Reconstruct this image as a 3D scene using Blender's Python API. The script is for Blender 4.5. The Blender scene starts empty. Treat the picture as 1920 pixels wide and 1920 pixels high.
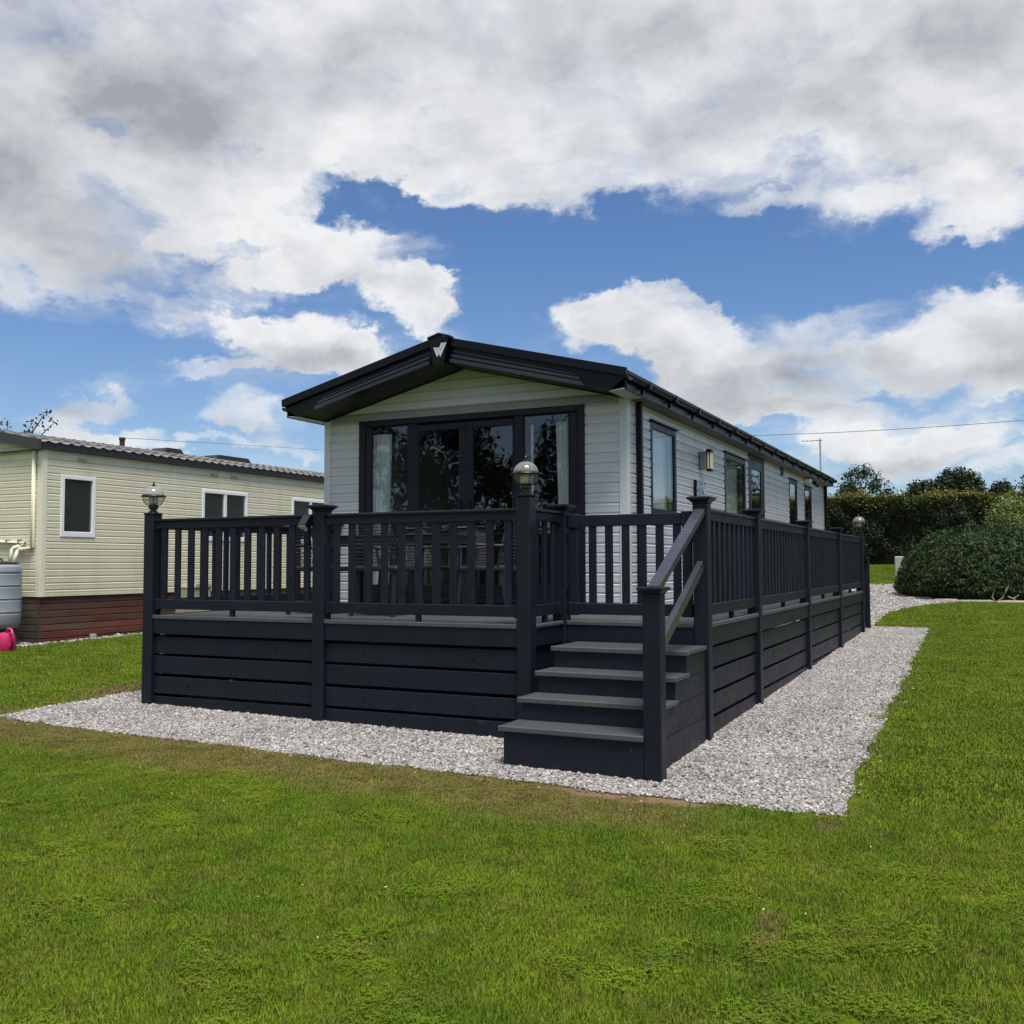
import bpy, math, random
import numpy as np
from mathutils import Vector, Matrix

random.seed(7)
RNG = np.random.default_rng(7)
S = bpy.context.scene
COL = S.collection
R = math.radians

# ------------------------------------------------------------------ camera
CAM = Vector((2.197, -7.554, 0.518))
YAW, PITCH, ROLL, FPX = 0.455, 0.053, -0.003, 1845.9
cy_, sy_ = math.cos(YAW), math.sin(YAW)
fwd0, rt0, up0 = Vector((-sy_, cy_, 0)), Vector((cy_, sy_, 0)), Vector((0, 0, 1))
cp_, sp_ = math.cos(PITCH), math.sin(PITCH)
F2, U2 = fwd0 * cp_ + up0 * sp_, up0 * cp_ - fwd0 * sp_
cr_, sr_ = math.cos(ROLL), math.sin(ROLL)
R3, U3 = rt0 * cr_ + U2 * sr_, U2 * cr_ - rt0 * sr_
cam = bpy.data.cameras.new('camera')
cam.sensor_width = 36.0
cam.lens = FPX / 1920.0 * 36.0
cam.clip_start, cam.clip_end = 0.05, 3000.0
camo = bpy.data.objects.new('camera', cam)
camo.matrix_world = Matrix(((R3.x, U3.x, -F2.x, CAM.x), (R3.y, U3.y, -F2.y, CAM.y), (R3.z, U3.z, -F2.z, CAM.z), (0, 0, 0, 1)))
COL.objects.link(camo)
S.camera = camo


def ray(u, v):
    return (F2 + R3 * ((u - 960) / FPX) + U3 * ((960 - v) / FPX)).normalized()


# ------------------------------------------------------------------ light
SUN_DIR = Vector((0.27, -0.27, 0.94)).normalized()
SUN_EL = math.asin(SUN_DIR.z)
SUN_AZ = math.atan2(SUN_DIR.x, SUN_DIR.y)
sl = bpy.data.lights.new('sun', 'SUN')
sl.energy = 4.6
sl.angle = R(22)
sl.color = (1.0, 0.955, 0.88)
so = bpy.data.objects.new('sun', sl)
so.rotation_euler = SUN_DIR.to_track_quat('Z', 'Y').to_euler()
so.location = (10, 10, 30)
COL.objects.link(so)

S.view_settings.view_transform = 'Standard'
S.view_settings.look = 'None'
S.view_settings.gamma = 1.0
S.view_settings.use_curve_mapping = False
S.view_settings.exposure = 0.0
S.render.engine = 'CYCLES'
S.cycles.max_bounces = 8
S.cycles.transparent_max_bounces = 12
S.cycles.use_denoising = True

# ------------------------------------------------------------------ node helpers


class NT:
    """short way to wire shader nodes"""

    def __init__(self, tree):
        self.t = tree

    def n(self, typ, **kw):
        nd = self.t.nodes.new(typ)
        for k, v in kw.items():
            setattr(nd, k, v)
        return nd

    def set(self, sock, v):
        if hasattr(v, 'links') or isinstance(v, bpy.types.NodeSocket):
            self.t.links.new(v, sock)
        elif v is not None:
            sock.default_value = v

    def m(self, op, a, b=None, c=None, clamp=False):
        nd = self.n('ShaderNodeMath', operation=op, use_clamp=clamp)
        self.set(nd.inputs[0], a)
        if b is not None:
            self.set(nd.inputs[1], b)
        if c is not None:
            self.set(nd.inputs[2], c)
        return nd.outputs[0]

    def vm(self, op, a, b=None, scale=None):
        nd = self.n('ShaderNodeVectorMath', operation=op)
        self.set(nd.inputs[0], a)
        if b is not None:
            self.set(nd.inputs[1], b)
        if scale is not None:
            self.set(nd.inputs['Scale'], scale)
        return nd.outputs['Value'] if op in ('DOT_PRODUCT', 'LENGTH', 'DISTANCE') else nd.outputs[0]

    def sstep(self, x, a, b, lo=0.0, hi=1.0):
        nd = self.n('ShaderNodeMapRange', interpolation_type='SMOOTHSTEP')
        self.set(nd.inputs[0], x)
        nd.inputs[1].default_value, nd.inputs[2].default_value = a, b
        nd.inputs[3].default_value, nd.inputs[4].default_value = lo, hi
        return nd.outputs[0]

    def lin(self, x, a, b, lo, hi):
        nd = self.n('ShaderNodeMapRange')
        self.set(nd.inputs[0], x)
        nd.inputs[1].default_value, nd.inputs[2].default_value = a, b
        nd.inputs[3].default_value, nd.inputs[4].default_value = lo, hi
        return nd.outputs[0]

    def mix(self, f, a, b, blend='MIX'):
        nd = self.n('ShaderNodeMix', data_type='RGBA', blend_type=blend)
        self.set(nd.inputs[0], f)
        self.set(nd.inputs[6], a if not isinstance(a, tuple) else (*a[:3], 1))
        self.set(nd.inputs[7], b if not isinstance(b, tuple) else (*b[:3], 1))
        return nd.outputs[2]

    def noise(self, vec, scale, detail=4, rough=0.5, dist=0.0, dims='3D'):
        nd = self.n('ShaderNodeTexNoise', noise_dimensions=dims)
        if vec is not None:
            self.set(nd.inputs['Vector'], vec)
        nd.inputs['Scale'].default_value = scale
        nd.inputs['Detail'].default_value = detail
        nd.inputs['Roughness'].default_value = rough
        nd.inputs['Distortion'].default_value = dist
        return nd.outputs[0]


# ------------------------------------------------------------------ world: blue sky and clouds
W = bpy.data.worlds.new('World')
S.world = W
W.use_nodes = True
wt = W.node_tree
wt.nodes.clear()
k = NT(wt)
bg = k.n('ShaderNodeBackground')
out = k.n('ShaderNodeOutputWorld')
wt.links.new(bg.outputs[0], out.inputs[0])
bg.inputs[1].default_value = 0.1
sky = k.n('ShaderNodeTexSky', sky_type='NISHITA')
sky.sun_disc = False
sky.sun_elevation = SUN_EL
sky.sun_rotation = SUN_AZ
sky.air_density, sky.dust_density, sky.ozone_density = 1.0, 0.7, 2.5
D = k.n('ShaderNodeTexCoord').outputs['Generated']
sep = k.n('ShaderNodeSeparateXYZ')
wt.links.new(D, sep.inputs[0])
dz = sep.outputs[2]


flat = k.vm('MULTIPLY', D, (1.0, 1.0, 1.5))


def vnoise(vec, scale, detail, rough):
    nd = k.n('ShaderNodeTexNoise')
    nd.inputs['Scale'].default_value = scale
    nd.inputs['Detail'].default_value = detail
    nd.inputs['Roughness'].default_value = rough
    wt.links.new(vec, nd.inputs['Vector'])
    return k.vm('SUBTRACT', nd.outputs[1], (0.5, 0.5, 0.5))


# turbulence that ruffles every cloud edge
WARP = k.vm('ADD', k.vm('SCALE', vnoise(flat, 5.0, 8, 0.62), scale=0.16), k.vm('SCALE', vnoise(flat, 22.0, 6, 0.65), scale=0.035))
DW = k.vm('ADD', D, WARP)


def blobs(lst, vec=None):
    vec = DW if vec is None else vec
    tot = None
    for (u, v, ru, rv, amp) in lst:
        c = ray(u, v)
        r = Vector((0, 0, 1)).cross(c).normalized() * -1.0
        up = r.cross(c).normalized()
        if up.z < 0:
            up = -up
        off = k.vm('SUBTRACT', vec, tuple(c))
        a = k.vm('DOT_PRODUCT', off, tuple(r * (FPX / ru)))
        b = k.vm('DOT_PRODUCT', off, tuple(up * (FPX / rv)))
        q = k.m('ADD', k.m('MULTIPLY', a, a), k.m('MULTIPLY', b, b))
        f = k.m('GREATER_THAN', k.vm('DOT_PRODUCT', D, tuple(c)), 0.2)
        g = k.m('MULTIPLY', k.sstep(q, 1.8, 0.1, 0.0, amp), f)
        tot = g if tot is None else k.m('ADD', tot, g)
    return tot


# where the cloud banks stand in the sky (direction, angular size, weight)
CLOUD = [(900, 90, 480, 190, 1), (1400, 90, 480, 230, 1), (1800, 130, 320, 200, 1), (650, 190, 180, 150, .9), (1010, 300, 230, 85, .95), (1300, 270, 220, 70, .75), (870, 350, 110, 40, .5),
         (90, 140, 420, 250, 1), (30, 390, 190, 150, 1), (330, 250, 220, 140, .9), (400, 395, 170, 55, .8), (180, 330, 120, 120, .5), (560, 300, 90, 50, .4),
         (650, 450, 110, 55, 1), (730, 505, 120, 60, 1), (560, 480, 110, 40, .7), (450, 520, 110, 40, .55), (770, 570, 100, 50, .9), (330, 570, 150, 24, .5), (250, 600, 120, 16, .4),
         (560, 640, 120, 50, .95), (640, 670, 90, 40, .8), (410, 686, 110, 14, .7), (820, 620, 60, 45, .6), (400, 610, 130, 24, .45),
         (1600, 360, 110, 45, .62), (1560, 420, 90, 30, .5), (1830, 400, 110, 50, .75), (1770, 450, 80, 30, .6), (1410, 385, 70, 20, .5), (1390, 445, 80, 14, .4), (1690, 300, 180, 55, .7), (1900, 440, 60, 30, .5),
         (1180, 572, 85, 50, 1.5), (1110, 615, 75, 60, 1.3), (1230, 600, 90, 60, 1.2), (1250, 630, 100, 70, 1.2), (1330, 690, 120, 70, 1.1), (1420, 750, 160, 45, .9), (1850, 605, 95, 55, 1.4), (1760, 660, 100, 60, 1.1), (1900, 700, 90, 70, 1.1), (1540, 630, 90, 40, .7), (1600, 680, 130, 40, .75), (1560, 775, 220, 26, .5),
         (1600, 825, 80, 34, 1.0), (1700, 840, 90, 40, .9), (1820, 825, 90, 40, 1), (1890, 890, 50, 24, .7), (120, 785, 70, 36, 1.0), (210, 825, 90, 26, .9), (190, 742, 80, 20, .8), (440, 780, 70, 40, .9), (520, 805, 80, 32, .8), (390, 850, 90, 14, .7), (560, 850, 80, 16, .6),
         (900, 560, 50, 9, .4), (1270, 495, 50, 12, .35), (870, 540, 40, 8, .35), (940, 610, 70, 14, .4)]
BLUE = [(640, 370, 140, 40, .6), (240, 245, 45, 30, .5), (1040, 455, 330, 65, .85), (1430, 470, 260, 60, .6), (1640, 330, 60, 30, .4), (1500, 360, 60, 40, .4), (1740, 380, 40, 40, .4), (800, 258, 55, 28, .5), (215, 400, 50, 60, .6), (1450, 310, 120, 36, .4), (450, 285, 40, 26, .4),
        (1640, 520, 320, 36, .8), (110, 620, 220, 60, .7), (950, 580, 70, 80, .6), (700, 790, 140, 70, .6), (50, 735, 60, 40, .5), (330, 740, 80, 40, .5), (1880, 780, 70, 16, .4), (460, 445, 60, 20, .4)]
GREY = [(40, 180, 330, 260, .95), (40, 430, 170, 120, .7), (330, 120, 160, 130, .5), (1500, 150, 460, 150, .42), (900, 30, 350, 70, .3), (1350, 745, 220, 50, .85), (1820, 720, 170, 40, .8), (1220, 690, 120, 36, .5), (1580, 690, 110, 34, .5),
        (560, 675, 150, 34, .8), (680, 545, 130, 26, .35), (1740, 868, 150, 20, .6), (480, 815, 120, 26, .6), (180, 752, 100, 18, .6), (170, 820, 90, 16, .3), (1050, 370, 250, 18, .35), (1500, 780, 200, 24, .5), (1880, 640, 60, 60, .3)]
cov = k.m('MINIMUM', blobs(CLOUD), 1.15)
neg = k.m('MINIMUM', blobs(BLUE), 0.9)
gre = k.m('MINIMUM', blobs(GREY, k.vm('ADD', D, k.vm('SCALE', WARP, scale=0.6))), 1.0)
P = k.vm('ADD', flat, k.vm('SCALE', WARP, scale=0.5))
n1 = k.noise(P, 9.0, 12, 0.64, 0.1)
nw_ = k.noise(k.vm('MULTIPLY', P, (1, 1, 2.6)), 6.0, 8, 0.6, 0.4)
n0 = k.noise(P, 6.0, 5, 0.55, 0.1)
n2 = k.noise(k.vm('ADD', P, (SUN_DIR.x * .03, SUN_DIR.y * .03, .05)), 6.0, 5, 0.55, 0.1)
nc = k.noise(P, 2.6, 4, 0.5, 0.1)
nn = k.m('ADD', k.m('MULTIPLY', k.m('SUBTRACT', n1, 0.5), 1.9), k.m('MULTIPLY', k.m('SUBTRACT', nw_, 0.5), 1.3))
# outside the banks the same broken cloud goes on all round the sky
far = k.m('MULTIPLY', k.sstep(k.vm('DOT_PRODUCT', D, tuple(F2)), 0.80, 0.62), k.m('MULTIPLY', k.sstep(nc, .42, .56), 0.9))
dens = k.m('ADD', nn, k.m('SUBTRACT', k.m('ADD', cov, far), k.m('ADD', neg, 0.42)))
soft = k.lin(k.noise(D, 3.3, 3, 0.5), 0.38, 0.62, 2.0, 0.75)
mask = k.m('MAXIMUM', k.sstep(k.m('DIVIDE', k.m('SUBTRACT', dens, 0.06), soft), -0.42, 0.55), k.m('MULTIPLY', k.sstep(dens, -0.9, 0.1), k.sstep(nw_, .44, .66, 0.0, 0.34)))
thick = k.sstep(dens, 0.15, 1.0)
emb = k.m('MULTIPLY', k.m('SUBTRACT', n0, n2), 2.1)
dark = k.m('ADD', k.m('ADD', k.m('MULTIPLY', thick, 0.20), k.m('MULTIPLY', gre, 0.52)), k.m('SUBTRACT', k.m('MULTIPLY', k.m('SUBTRACT', nc, 0.5), 0.7), emb), clamp=True)
ccol = k.mix(dark, (8.9, 9.0, 9.1), (3.7, 3.9, 4.3))
tint = k.mix(k.sstep(dz, .0, .42), (1.00, 1.10, 1.26), (0.74, 0.96, 1.22))
blue = k.mix(1.0, sky.outputs[0], tint, 'MULTIPLY')
wt.links.new(k.mix(k.m('MULTIPLY', mask, 0.97), blue, ccol), bg.inputs[0])

# ------------------------------------------------------------------ terrain heights


def gz(x, y):
    z = -1.005 + .019 * y - .0135 * min(x, 0) + .02 * max(0, min(-6 - x, 12))
    return z + .00168 * min(max(0, y - 12), 24) ** 2 - .019 * max(0, y - 37)


def gza(x, y):
    z = -1.005 + .019 * y - .0135 * np.minimum(x, 0) + .02 * np.clip(-6 - x, 0, 12)
    return z + .00168 * np.clip(y - 12, 0, 24) ** 2 - .019 * np.maximum(0, y - 37)


# ------------------------------------------------------------------ materials
MATS = {}


def mat(name, color, rough=0.5, var=0.0, vscale=8.0, bump=0.0, bscale=60.0, spec=0.5, metal=0.0, color2=None, c2scale=3.0, c2lo=.45, c2hi=.65, coat=0.0, stretch=None, orand=0.0):
    m = bpy.data.materials.new(name)
    m.use_nodes = True
    t = m.node_tree
    q = NT(t)
    b = t.nodes['Principled BSDF']
    b.inputs['Roughness'].default_value = rough
    b.inputs['Metallic'].default_value = metal
    b.inputs['Specular IOR Level'].default_value = spec
    b.inputs['Coat Weight'].default_value = coat
    pos = q.n('ShaderNodeNewGeometry').outputs['Position']
    if stretch:
        pos = q.vm('MULTIPLY', pos, stretch)
    c = (*color, 1)
    if color2 is not None:
        f = q.sstep(q.noise(pos, c2scale, 6, .6), c2lo, c2hi)
        c = q.mix(f, color, color2)
    if var > 0:
        f = q.lin(q.noise(pos, vscale, 6, .62), .3, .7, 1 - var, 1 + var)
        hs = q.n('ShaderNodeHueSaturation')
        q.set(hs.inputs['Color'], c)
        q.set(hs.inputs['Value'], f)
        c = hs.outputs[0]
        rr = q.lin(q.noise(pos, vscale * 2.3, 4, .6), .3, .7, max(0.02, rough - .08), min(1, rough + .08))
        t.links.new(rr, b.inputs['Roughness'])
    if orand > 0:
        hs = q.n('ShaderNodeHueSaturation')
        q.set(hs.inputs['Color'], c)
        q.set(hs.inputs['Value'], q.lin(q.n('ShaderNodeObjectInfo').outputs['Random'], 0, 1, 1 - orand, 1 + orand))
        c = hs.outputs[0]
    q.set(b.inputs['Base Color'], c)
    if bump > 0:
        bn = q.n('ShaderNodeBump')
        bn.inputs['Strength'].default_value = bump
        bn.inputs['Distance'].default_value = 0.01
        t.links.new(q.noise(pos, bscale, 5, .6), bn.inputs['Height'])
        t.links.new(bn.outputs[0], b.inputs['Normal'])
    MATS[name] = m
    return m


def glass(name, tint, ior=1.5, rough=0.0, extra=0.0, gain=1.3, milky=0.0):
    m = bpy.data.materials.new(name)
    m.use_nodes = True
    t = m.node_tree
    q = NT(t)
    t.nodes.clear()
    o = q.n('ShaderNodeOutputMaterial')
    tr = q.n('ShaderNodeBsdfTransparent')
    tr.inputs[0].default_value = (*tint, 1)
    gl = q.n('ShaderNodeBsdfGlossy')
    gl.inputs['Roughness'].default_value = rough
    fr = q.n('ShaderNodeFresnel')
    geo = q.n('ShaderNodeNewGeometry')
    t.links.new(q.m('ADD', q.m('MULTIPLY', geo.outputs['Backfacing'], 1.0 / ior - ior), ior), fr.inputs['IOR'])
    bn = q.n('ShaderNodeBump')
    bn.inputs['Strength'].default_value = 0.05
    bn.inputs['Distance'].default_value = 0.02
    pos = q.n('ShaderNodeNewGeometry').outputs['Position']
    t.links.new(q.noise(pos, 3.0, 2, .5), bn.inputs['Height'])
    t.links.new(bn.outputs[0], gl.inputs['Normal'])
    mx = q.n('ShaderNodeMixShader')
    t.links.new(q.m('ADD', q.m('MULTIPLY', fr.outputs[0], gain), extra, clamp=True), mx.inputs[0])
    t.links.new(tr.outputs[0], mx.inputs[1])
    t.links.new(gl.outputs[0], mx.inputs[2])
    res = mx.outputs[0]
    if milky > 0:
        df = q.n('ShaderNodeBsdfDiffuse')
        df.inputs[0].default_value = (.72, .69, .64, 1)
        m2 = q.n('ShaderNodeMixShader')
        m2.inputs[0].default_value = milky
        t.links.new(res, m2.inputs[1])
        t.links.new(df.outputs[0], m2.inputs[2])
        res = m2.outputs[0]
    t.links.new(res, o.inputs[0])
    MATS[name] = m
    return m


M_DECK = mat('anthracite_upvc', (.0095, .0118, .0205), .46, .16, 5, .06, 160, spec=.22, color2=(.05, .052, .058), c2scale=16, c2lo=.67, c2hi=.76, orand=.12)
M_POST = mat('anthracite_post', (.0090, .0110, .0190), .42, .12, 4, .04, 120, spec=.24)
M_BOARD = mat('grey_deck_board', (.056, .062, .064), .55, .14, 6, .25, 90, stretch=(8, 1, 8), orand=.12)
M_RAIL = mat('sheen_anthracite_handrail', (.045, .048, .060), .25, .15, 6, spec=.6)  # base grey lifted to stand in for the sheen on the rails
M_LIP = mat('grey_deck_edging', (.062, .069, .071), .50, .10, 6)
M_CLAD = mat('sage_white_cladding', (.575, .592, .615), .27, spec=.5, color2=(.50, .52, .515), c2scale=2.6, c2lo=.50, c2hi=.76, stretch=(1, 1, .2), orand=.02)
M_TRIM = mat('sage_white_trim', (.585, .60, .62), .36)
M_BLACK = mat('black_gloss_trim', (.0045, .005, .007), .32, .10, 5, spec=.2)
M_FRAME = mat('dark_grey_window_frame', (.0090, .0105, .0180), .38, .08, 5, spec=.25)
M_GLOSS = mat('gloss_black_moulding', (.012, .012, .014), .16, spec=.7)
M_EAVE = mat('shaded_brown_eave_soffit', (.15, .13, .11), .6)  # brown soffit, its colour darkened for the shadow under the eave
M_SOFFIT = mat('black_soffit', (.006, .006, .008), .5)
M_ROOF = mat('dark_roof', (.03, .03, .032), .6, .2, 4)
M_SILVER = mat('silver_emblem', (.62, .64, .66), .35, metal=.3)
M_GLASS = glass('window_glass', (.90, .93, .92), 1.5)
M_GLASS_C = glass('caravan_window_glass', (.80, .83, .83), 1.5, extra=.012, gain=2.0)
M_GLASS_D = glass('tinted_door_glass', (.88, .90, .90), 1.5, extra=.012)
M_CURT = mat('white_curtain', (.86, .87, .86), .9, .05, 12)
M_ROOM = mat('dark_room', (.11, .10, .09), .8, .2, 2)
M_CREAM = mat('cream_cladding', (.72, .675, .51), .42, .035, 3, orand=.03, color2=(.61, .585, .43), c2scale=2.4, c2lo=.50, c2hi=.74, stretch=(1, 1, .22))
M_CREAMT = mat('cream_trim', (.76, .73, .57), .42, .03, 4)
M_WHITE = mat('white_upvc', (.80, .81, .82), .35, .03, 5)
M_TILE = mat('grey_metal_tile_roof', (.16, .15, .14), .6, .3, 3, .3, 50, color2=(.24, .22, .19), c2scale=2)
M_BROWNF = mat('dark_brown_fascia', (.022, .018, .017), .45, .1, 4)
M_WOOD = mat('red_stained_timber', (.110, .028, .018), .7, .3, 5, .5, 40, color2=(.075, .045, .03), c2scale=1.6, c2lo=.4, c2hi=.6, stretch=(1, .35, 2.2), orand=.35)
M_WOODG = mat('weathered_olive_timber', (.075, .055, .034), .8, .3, 5, .5, 40, color2=(.04, .035, .02), c2scale=2.5, orand=.25)
M_CON = mat('pale_concrete', (.40, .38, .34), .9, .2, 5, .4, 40)
M_BUTT = mat('grey_plastic_barrel', (.27, .30, .33), .45, .12, 6, .05, 30)
M_DKPL = mat('dark_plastic', (.035, .037, .04), .5, .15, 6)
M_PINK = mat('pink_plastic', (.55, .025, .12), .38, .06, 6)
M_STONE = mat('edging_stone', (.30, .27, .23), .9, .25, 7, .6, 30)
M_BARK = mat('bark', (.075, .055, .04), .9, .3, 6, .8, 25)
M_RATTAN = mat('black_rattan', (.016, .016, .019), .45, .2, 30, .0)
M_LAMPM = mat('black_lamp_metal', (.012, .012, .014), .4)
M_BULB = mat('opal_diffuser', (.78, .76, .72), .5)
M_SMOKE = glass('smoked_lamp_globe', (.84, .81, .76), 1.45, .02, .01, 1.0, milky=.08)
M_DOME = glass('clear_lamp_dome', (.88, .86, .83), 1.5, .12, .06, 1.0, milky=.20)
M_STEEL = mat('steel', (.42, .43, .44), .35, metal=.7)
M_GREY = mat('warm_grey_metal', (.20, .19, .18), .45)
M_GOLD = mat('cream_light_tube', (.62, .56, .38), .4)
M_TUB = mat('beige_plastic', (.36, .33, .24), .6, .1, 4)
M_WIRE = mat('cable', (.14, .15, .17), .6)
M_ACRYL = glass('clear_acrylic', (.86, .89, .92), 1.5, .02, .05)
M_PV = mat('solar_cell', (.01, .014, .03), .2)

# ------------------------------------------------------------------ mesh helpers


class MB:
    def __init__(self):
        self.v, self.f = [], []

    def poly(self, vs, fs):
        o = len(self.v)
        self.v += [tuple(p) for p in vs]
        self.f += [tuple(i + o for i in f) for f in fs]
        return self

    def box(self, x0, x1, y0, y1, z0, z1, b=0.0):
        if x0 > x1: x0, x1 = x1, x0
        if y0 > y1: y0, y1 = y1, y0
        if z0 > z1: z0, z1 = z1, z0
        b = min(b, (x1 - x0) * .4, (y1 - y0) * .4, (z1 - z0) * .4)
        if b <= 0:
            vs = [(x, y, z) for z in (z0, z1) for y in (y0, y1) for x in (x0, x1)]
            return self.poly(vs, [(0, 2, 3, 1), (4, 5, 7, 6), (0, 1, 5, 4), (2, 6, 7, 3), (0, 4, 6, 2), (1, 3, 7, 5)])
        X, Y, Z = (x0, x1), (y0, y1), (z0, z1)
        vs, idx = [], {}
        for i in (0, 1):
            for j in (0, 1):
                for l in (0, 1):
                    sx, sy, sz = (b if i == 0 else -b), (b if j == 0 else -b), (b if l == 0 else -b)
                    idx[i, j, l, 'x'] = len(vs); vs.append((X[i], Y[j] + sy, Z[l] + sz))
                    idx[i, j, l, 'y'] = len(vs); vs.append((X[i] + sx, Y[j], Z[l] + sz))
                    idx[i, j, l, 'z'] = len(vs); vs.append((X[i] + sx, Y[j] + sy, Z[l]))
        g = lambda i, j, l, a: idx[i, j, l, a]
        fs = []
        for i in (0, 1):
            q = [g(i, 0, 0, 'x'), g(i, 1, 0, 'x'), g(i, 1, 1, 'x'), g(i, 0, 1, 'x')]; fs.append(q if i else q[::-1])
            q = [g(0, i, 0, 'y'), g(0, i, 1, 'y'), g(1, i, 1, 'y'), g(1, i, 0, 'y')]; fs.append(q if i else q[::-1])
            q = [g(0, 0, i, 'z'), g(1, 0, i, 'z'), g(1, 1, i, 'z'), g(0, 1, i, 'z')]; fs.append(q if i else q[::-1])
        for a in (0, 1):
            for c in (0, 1):
                q = [g(a, c, 0, 'x'), g(a, c, 1, 'x'), g(a, c, 1, 'y'), g(a, c, 0, 'y')]; fs.append(q if a != c else q[::-1])
                q = [g(a, 0, c, 'x'), g(a, 1, c, 'x'), g(a, 1, c, 'z'), g(a, 0, c, 'z')]; fs.append(q[::-1] if a != c else q)
                q = [g(0, a, c, 'y'), g(1, a, c, 'y'), g(1, a, c, 'z'), g(0, a, c, 'z')]; fs.append(q if a != c else q[::-1])
        for i in (0, 1):
            for j in (0, 1):
                for l in (0, 1):
                    q = [g(i, j, l, 'x'), g(i, j, l, 'y'), g(i, j, l, 'z')]
                    fs.append(q if (i + j + l) % 2 else q[::-1])
        return self.poly(vs, fs)

    def prism(self, pts, axis, a0, a1):
        """closed 2D outline extruded along an axis; pts are the other two coordinates in order"""
        n = len(pts)

        def p3(p, a):
            return (a, p[0], p[1]) if axis == 'x' else (p[0], a, p[1]) if axis == 'y' else (p[0], p[1], a)
        vs = [p3(p, a0) for p in pts] + [p3(p, a1) for p in pts]
        fs = [tuple(range(n)), tuple(range(2 * n - 1, n - 1, -1))] + [(i, i + n, (i + 1) % n + n, (i + 1) % n) for i in range(n)]
        return self.poly(vs, fs)

    def lathe(self, prof, c, n=24):
        vs, fs = [], []
        for (r, z) in prof:
            for i in range(n):
                a = 2 * math.pi * i / n
                vs.append((c[0] + r * math.cos(a), c[1] + r * math.sin(a), c[2] + z))
        for j in range(len(prof) - 1):
            for i in range(n):
                i2 = (i + 1) % n
                fs.append((j * n + i, j * n + i2, (j + 1) * n + i2, (j + 1) * n + i))
        fs.append(tuple(range(n - 1, -1, -1)))
        fs.append(tuple((len(prof) - 1) * n + i for i in range(n)))
        return self.poly(vs, fs)

    def tube(self, pts, r, n=8):
        pts = [Vector(p) for p in pts]
        rs = r if isinstance(r, (list, tuple)) else [r] * len(pts)
        vs, fs = [], []
        for i, p in enumerate(pts):
            d = (pts[min(i + 1, len(pts) - 1)] - pts[max(i - 1, 0)]).normalized()
            a = Vector((0, 0, 1)) if abs(d.z) < .9 else Vector((1, 0, 0))
            s = d.cross(a).normalized()
            t = s.cross(d)
            for j in range(n):
                w = 2 * math.pi * j / n
                vs.append(p + s * (rs[i] * math.cos(w)) + t * (rs[i] * math.sin(w)))
        for i in range(len(pts) - 1):
            for j in range(n):
                j2 = (j + 1) % n
                fs.append((i * n + j, i * n + j2, (i + 1) * n + j2, (i + 1) * n + j))
        fs.append(tuple(range(n - 1, -1, -1)))
        fs.append(tuple((len(pts) - 1) * n + j for j in range(n)))
        return self.poly(vs, fs)

    def bar(self, a, b, wx, wz, up=(0, 0, 1)):
        """rectangular bar from a to b: wx wide sideways, wz tall"""
        a, b = Vector(a), Vector(b)
        d = (b - a).normalized()
        s = d.cross(Vector(up)).normalized()
        t = s.cross(d)
        vs = [p + s * (i * wx / 2) + t * (j * wz / 2) for p in (a, b) for (i, j) in ((-1, -1), (1, -1), (1, 1), (-1, 1))]
        return self.poly(vs, [(3, 2, 1, 0), (4, 5, 6, 7), (0, 1, 5, 4), (1, 2, 6, 5), (2, 3, 7, 6), (3, 0, 4, 7)])


WL = {}


def wl(o):
    return WL.get(o.name, Vector((0, 0, 0)))


def fixn(me):
    import bmesh
    bm = bmesh.new()
    bm.from_mesh(me)
    bmesh.ops.recalc_face_normals(bm, faces=bm.faces)
    bm.to_mesh(me)
    bm.free()


def link(name, me, parent=None, loc=(0, 0, 0)):
    o = bpy.data.objects.new(name, me)
    COL.objects.link(o)
    loc = Vector(loc)
    if parent is not None:
        o.parent = parent
        o.location = loc - wl(parent)
    else:
        o.location = loc
    WL[o.name] = loc
    return o


def build(name, mb, m, parent=None, origin=None, smooth=False, label=None):
    """one mesh object; vertices are given in world coordinates"""
    if origin is None:
        a = np.array(mb.v)
        origin = ((a[:, 0].min() + a[:, 0].max()) / 2, (a[:, 1].min() + a[:, 1].max()) / 2, a[:, 2].min())
    ox, oy, oz = origin
    me = bpy.data.meshes.new(name)
    me.from_pydata([(x - ox, y - oy, z - oz) for x, y, z in mb.v], [], mb.f)
    fixn(me)
    me.materials.append(m)
    if smooth:
        me.shade_smooth()
        if smooth == 'auto':
            try:
                me.set_sharp_from_angle(angle=R(40))
            except Exception:
                pass
    o = link(name, me, parent, origin)
    if label:
        o['label'] = label
    return o


def thing(name, label, cat, loc, group=None):
    o = bpy.data.objects.new(name, None)
    o.empty_display_size = .1
    COL.objects.link(o)
    o.location = loc
    WL[o.name] = Vector(loc)
    return tag(o, label, cat, group)


def tag(o, label, cat, group=None, kind=None):
    if label: o['label'] = label
    if cat: o['category'] = cat
    if group: o['group'] = group
    if kind: o['kind'] = kind
    return o


def fast_mesh(name, verts, quads, m, parent=None, loc=(0, 0, 0), tris=False):
    me = bpy.data.meshes.new(name)
    nv, nf, w = len(verts), len(quads), quads.shape[1]
    me.vertices.add(nv)
    me.vertices.foreach_set('co', np.asarray(verts, dtype=np.float32).ravel())
    me.loops.add(nf * w)
    me.loops.foreach_set('vertex_index', np.asarray(quads, dtype=np.int32).ravel())
    me.polygons.add(nf)
    me.polygons.foreach_set('loop_start', np.arange(0, nf * w, w, dtype=np.int32))
    me.update(calc_edges=True)
    me.materials.append(m)
    return link(name, me, parent, loc)


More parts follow.
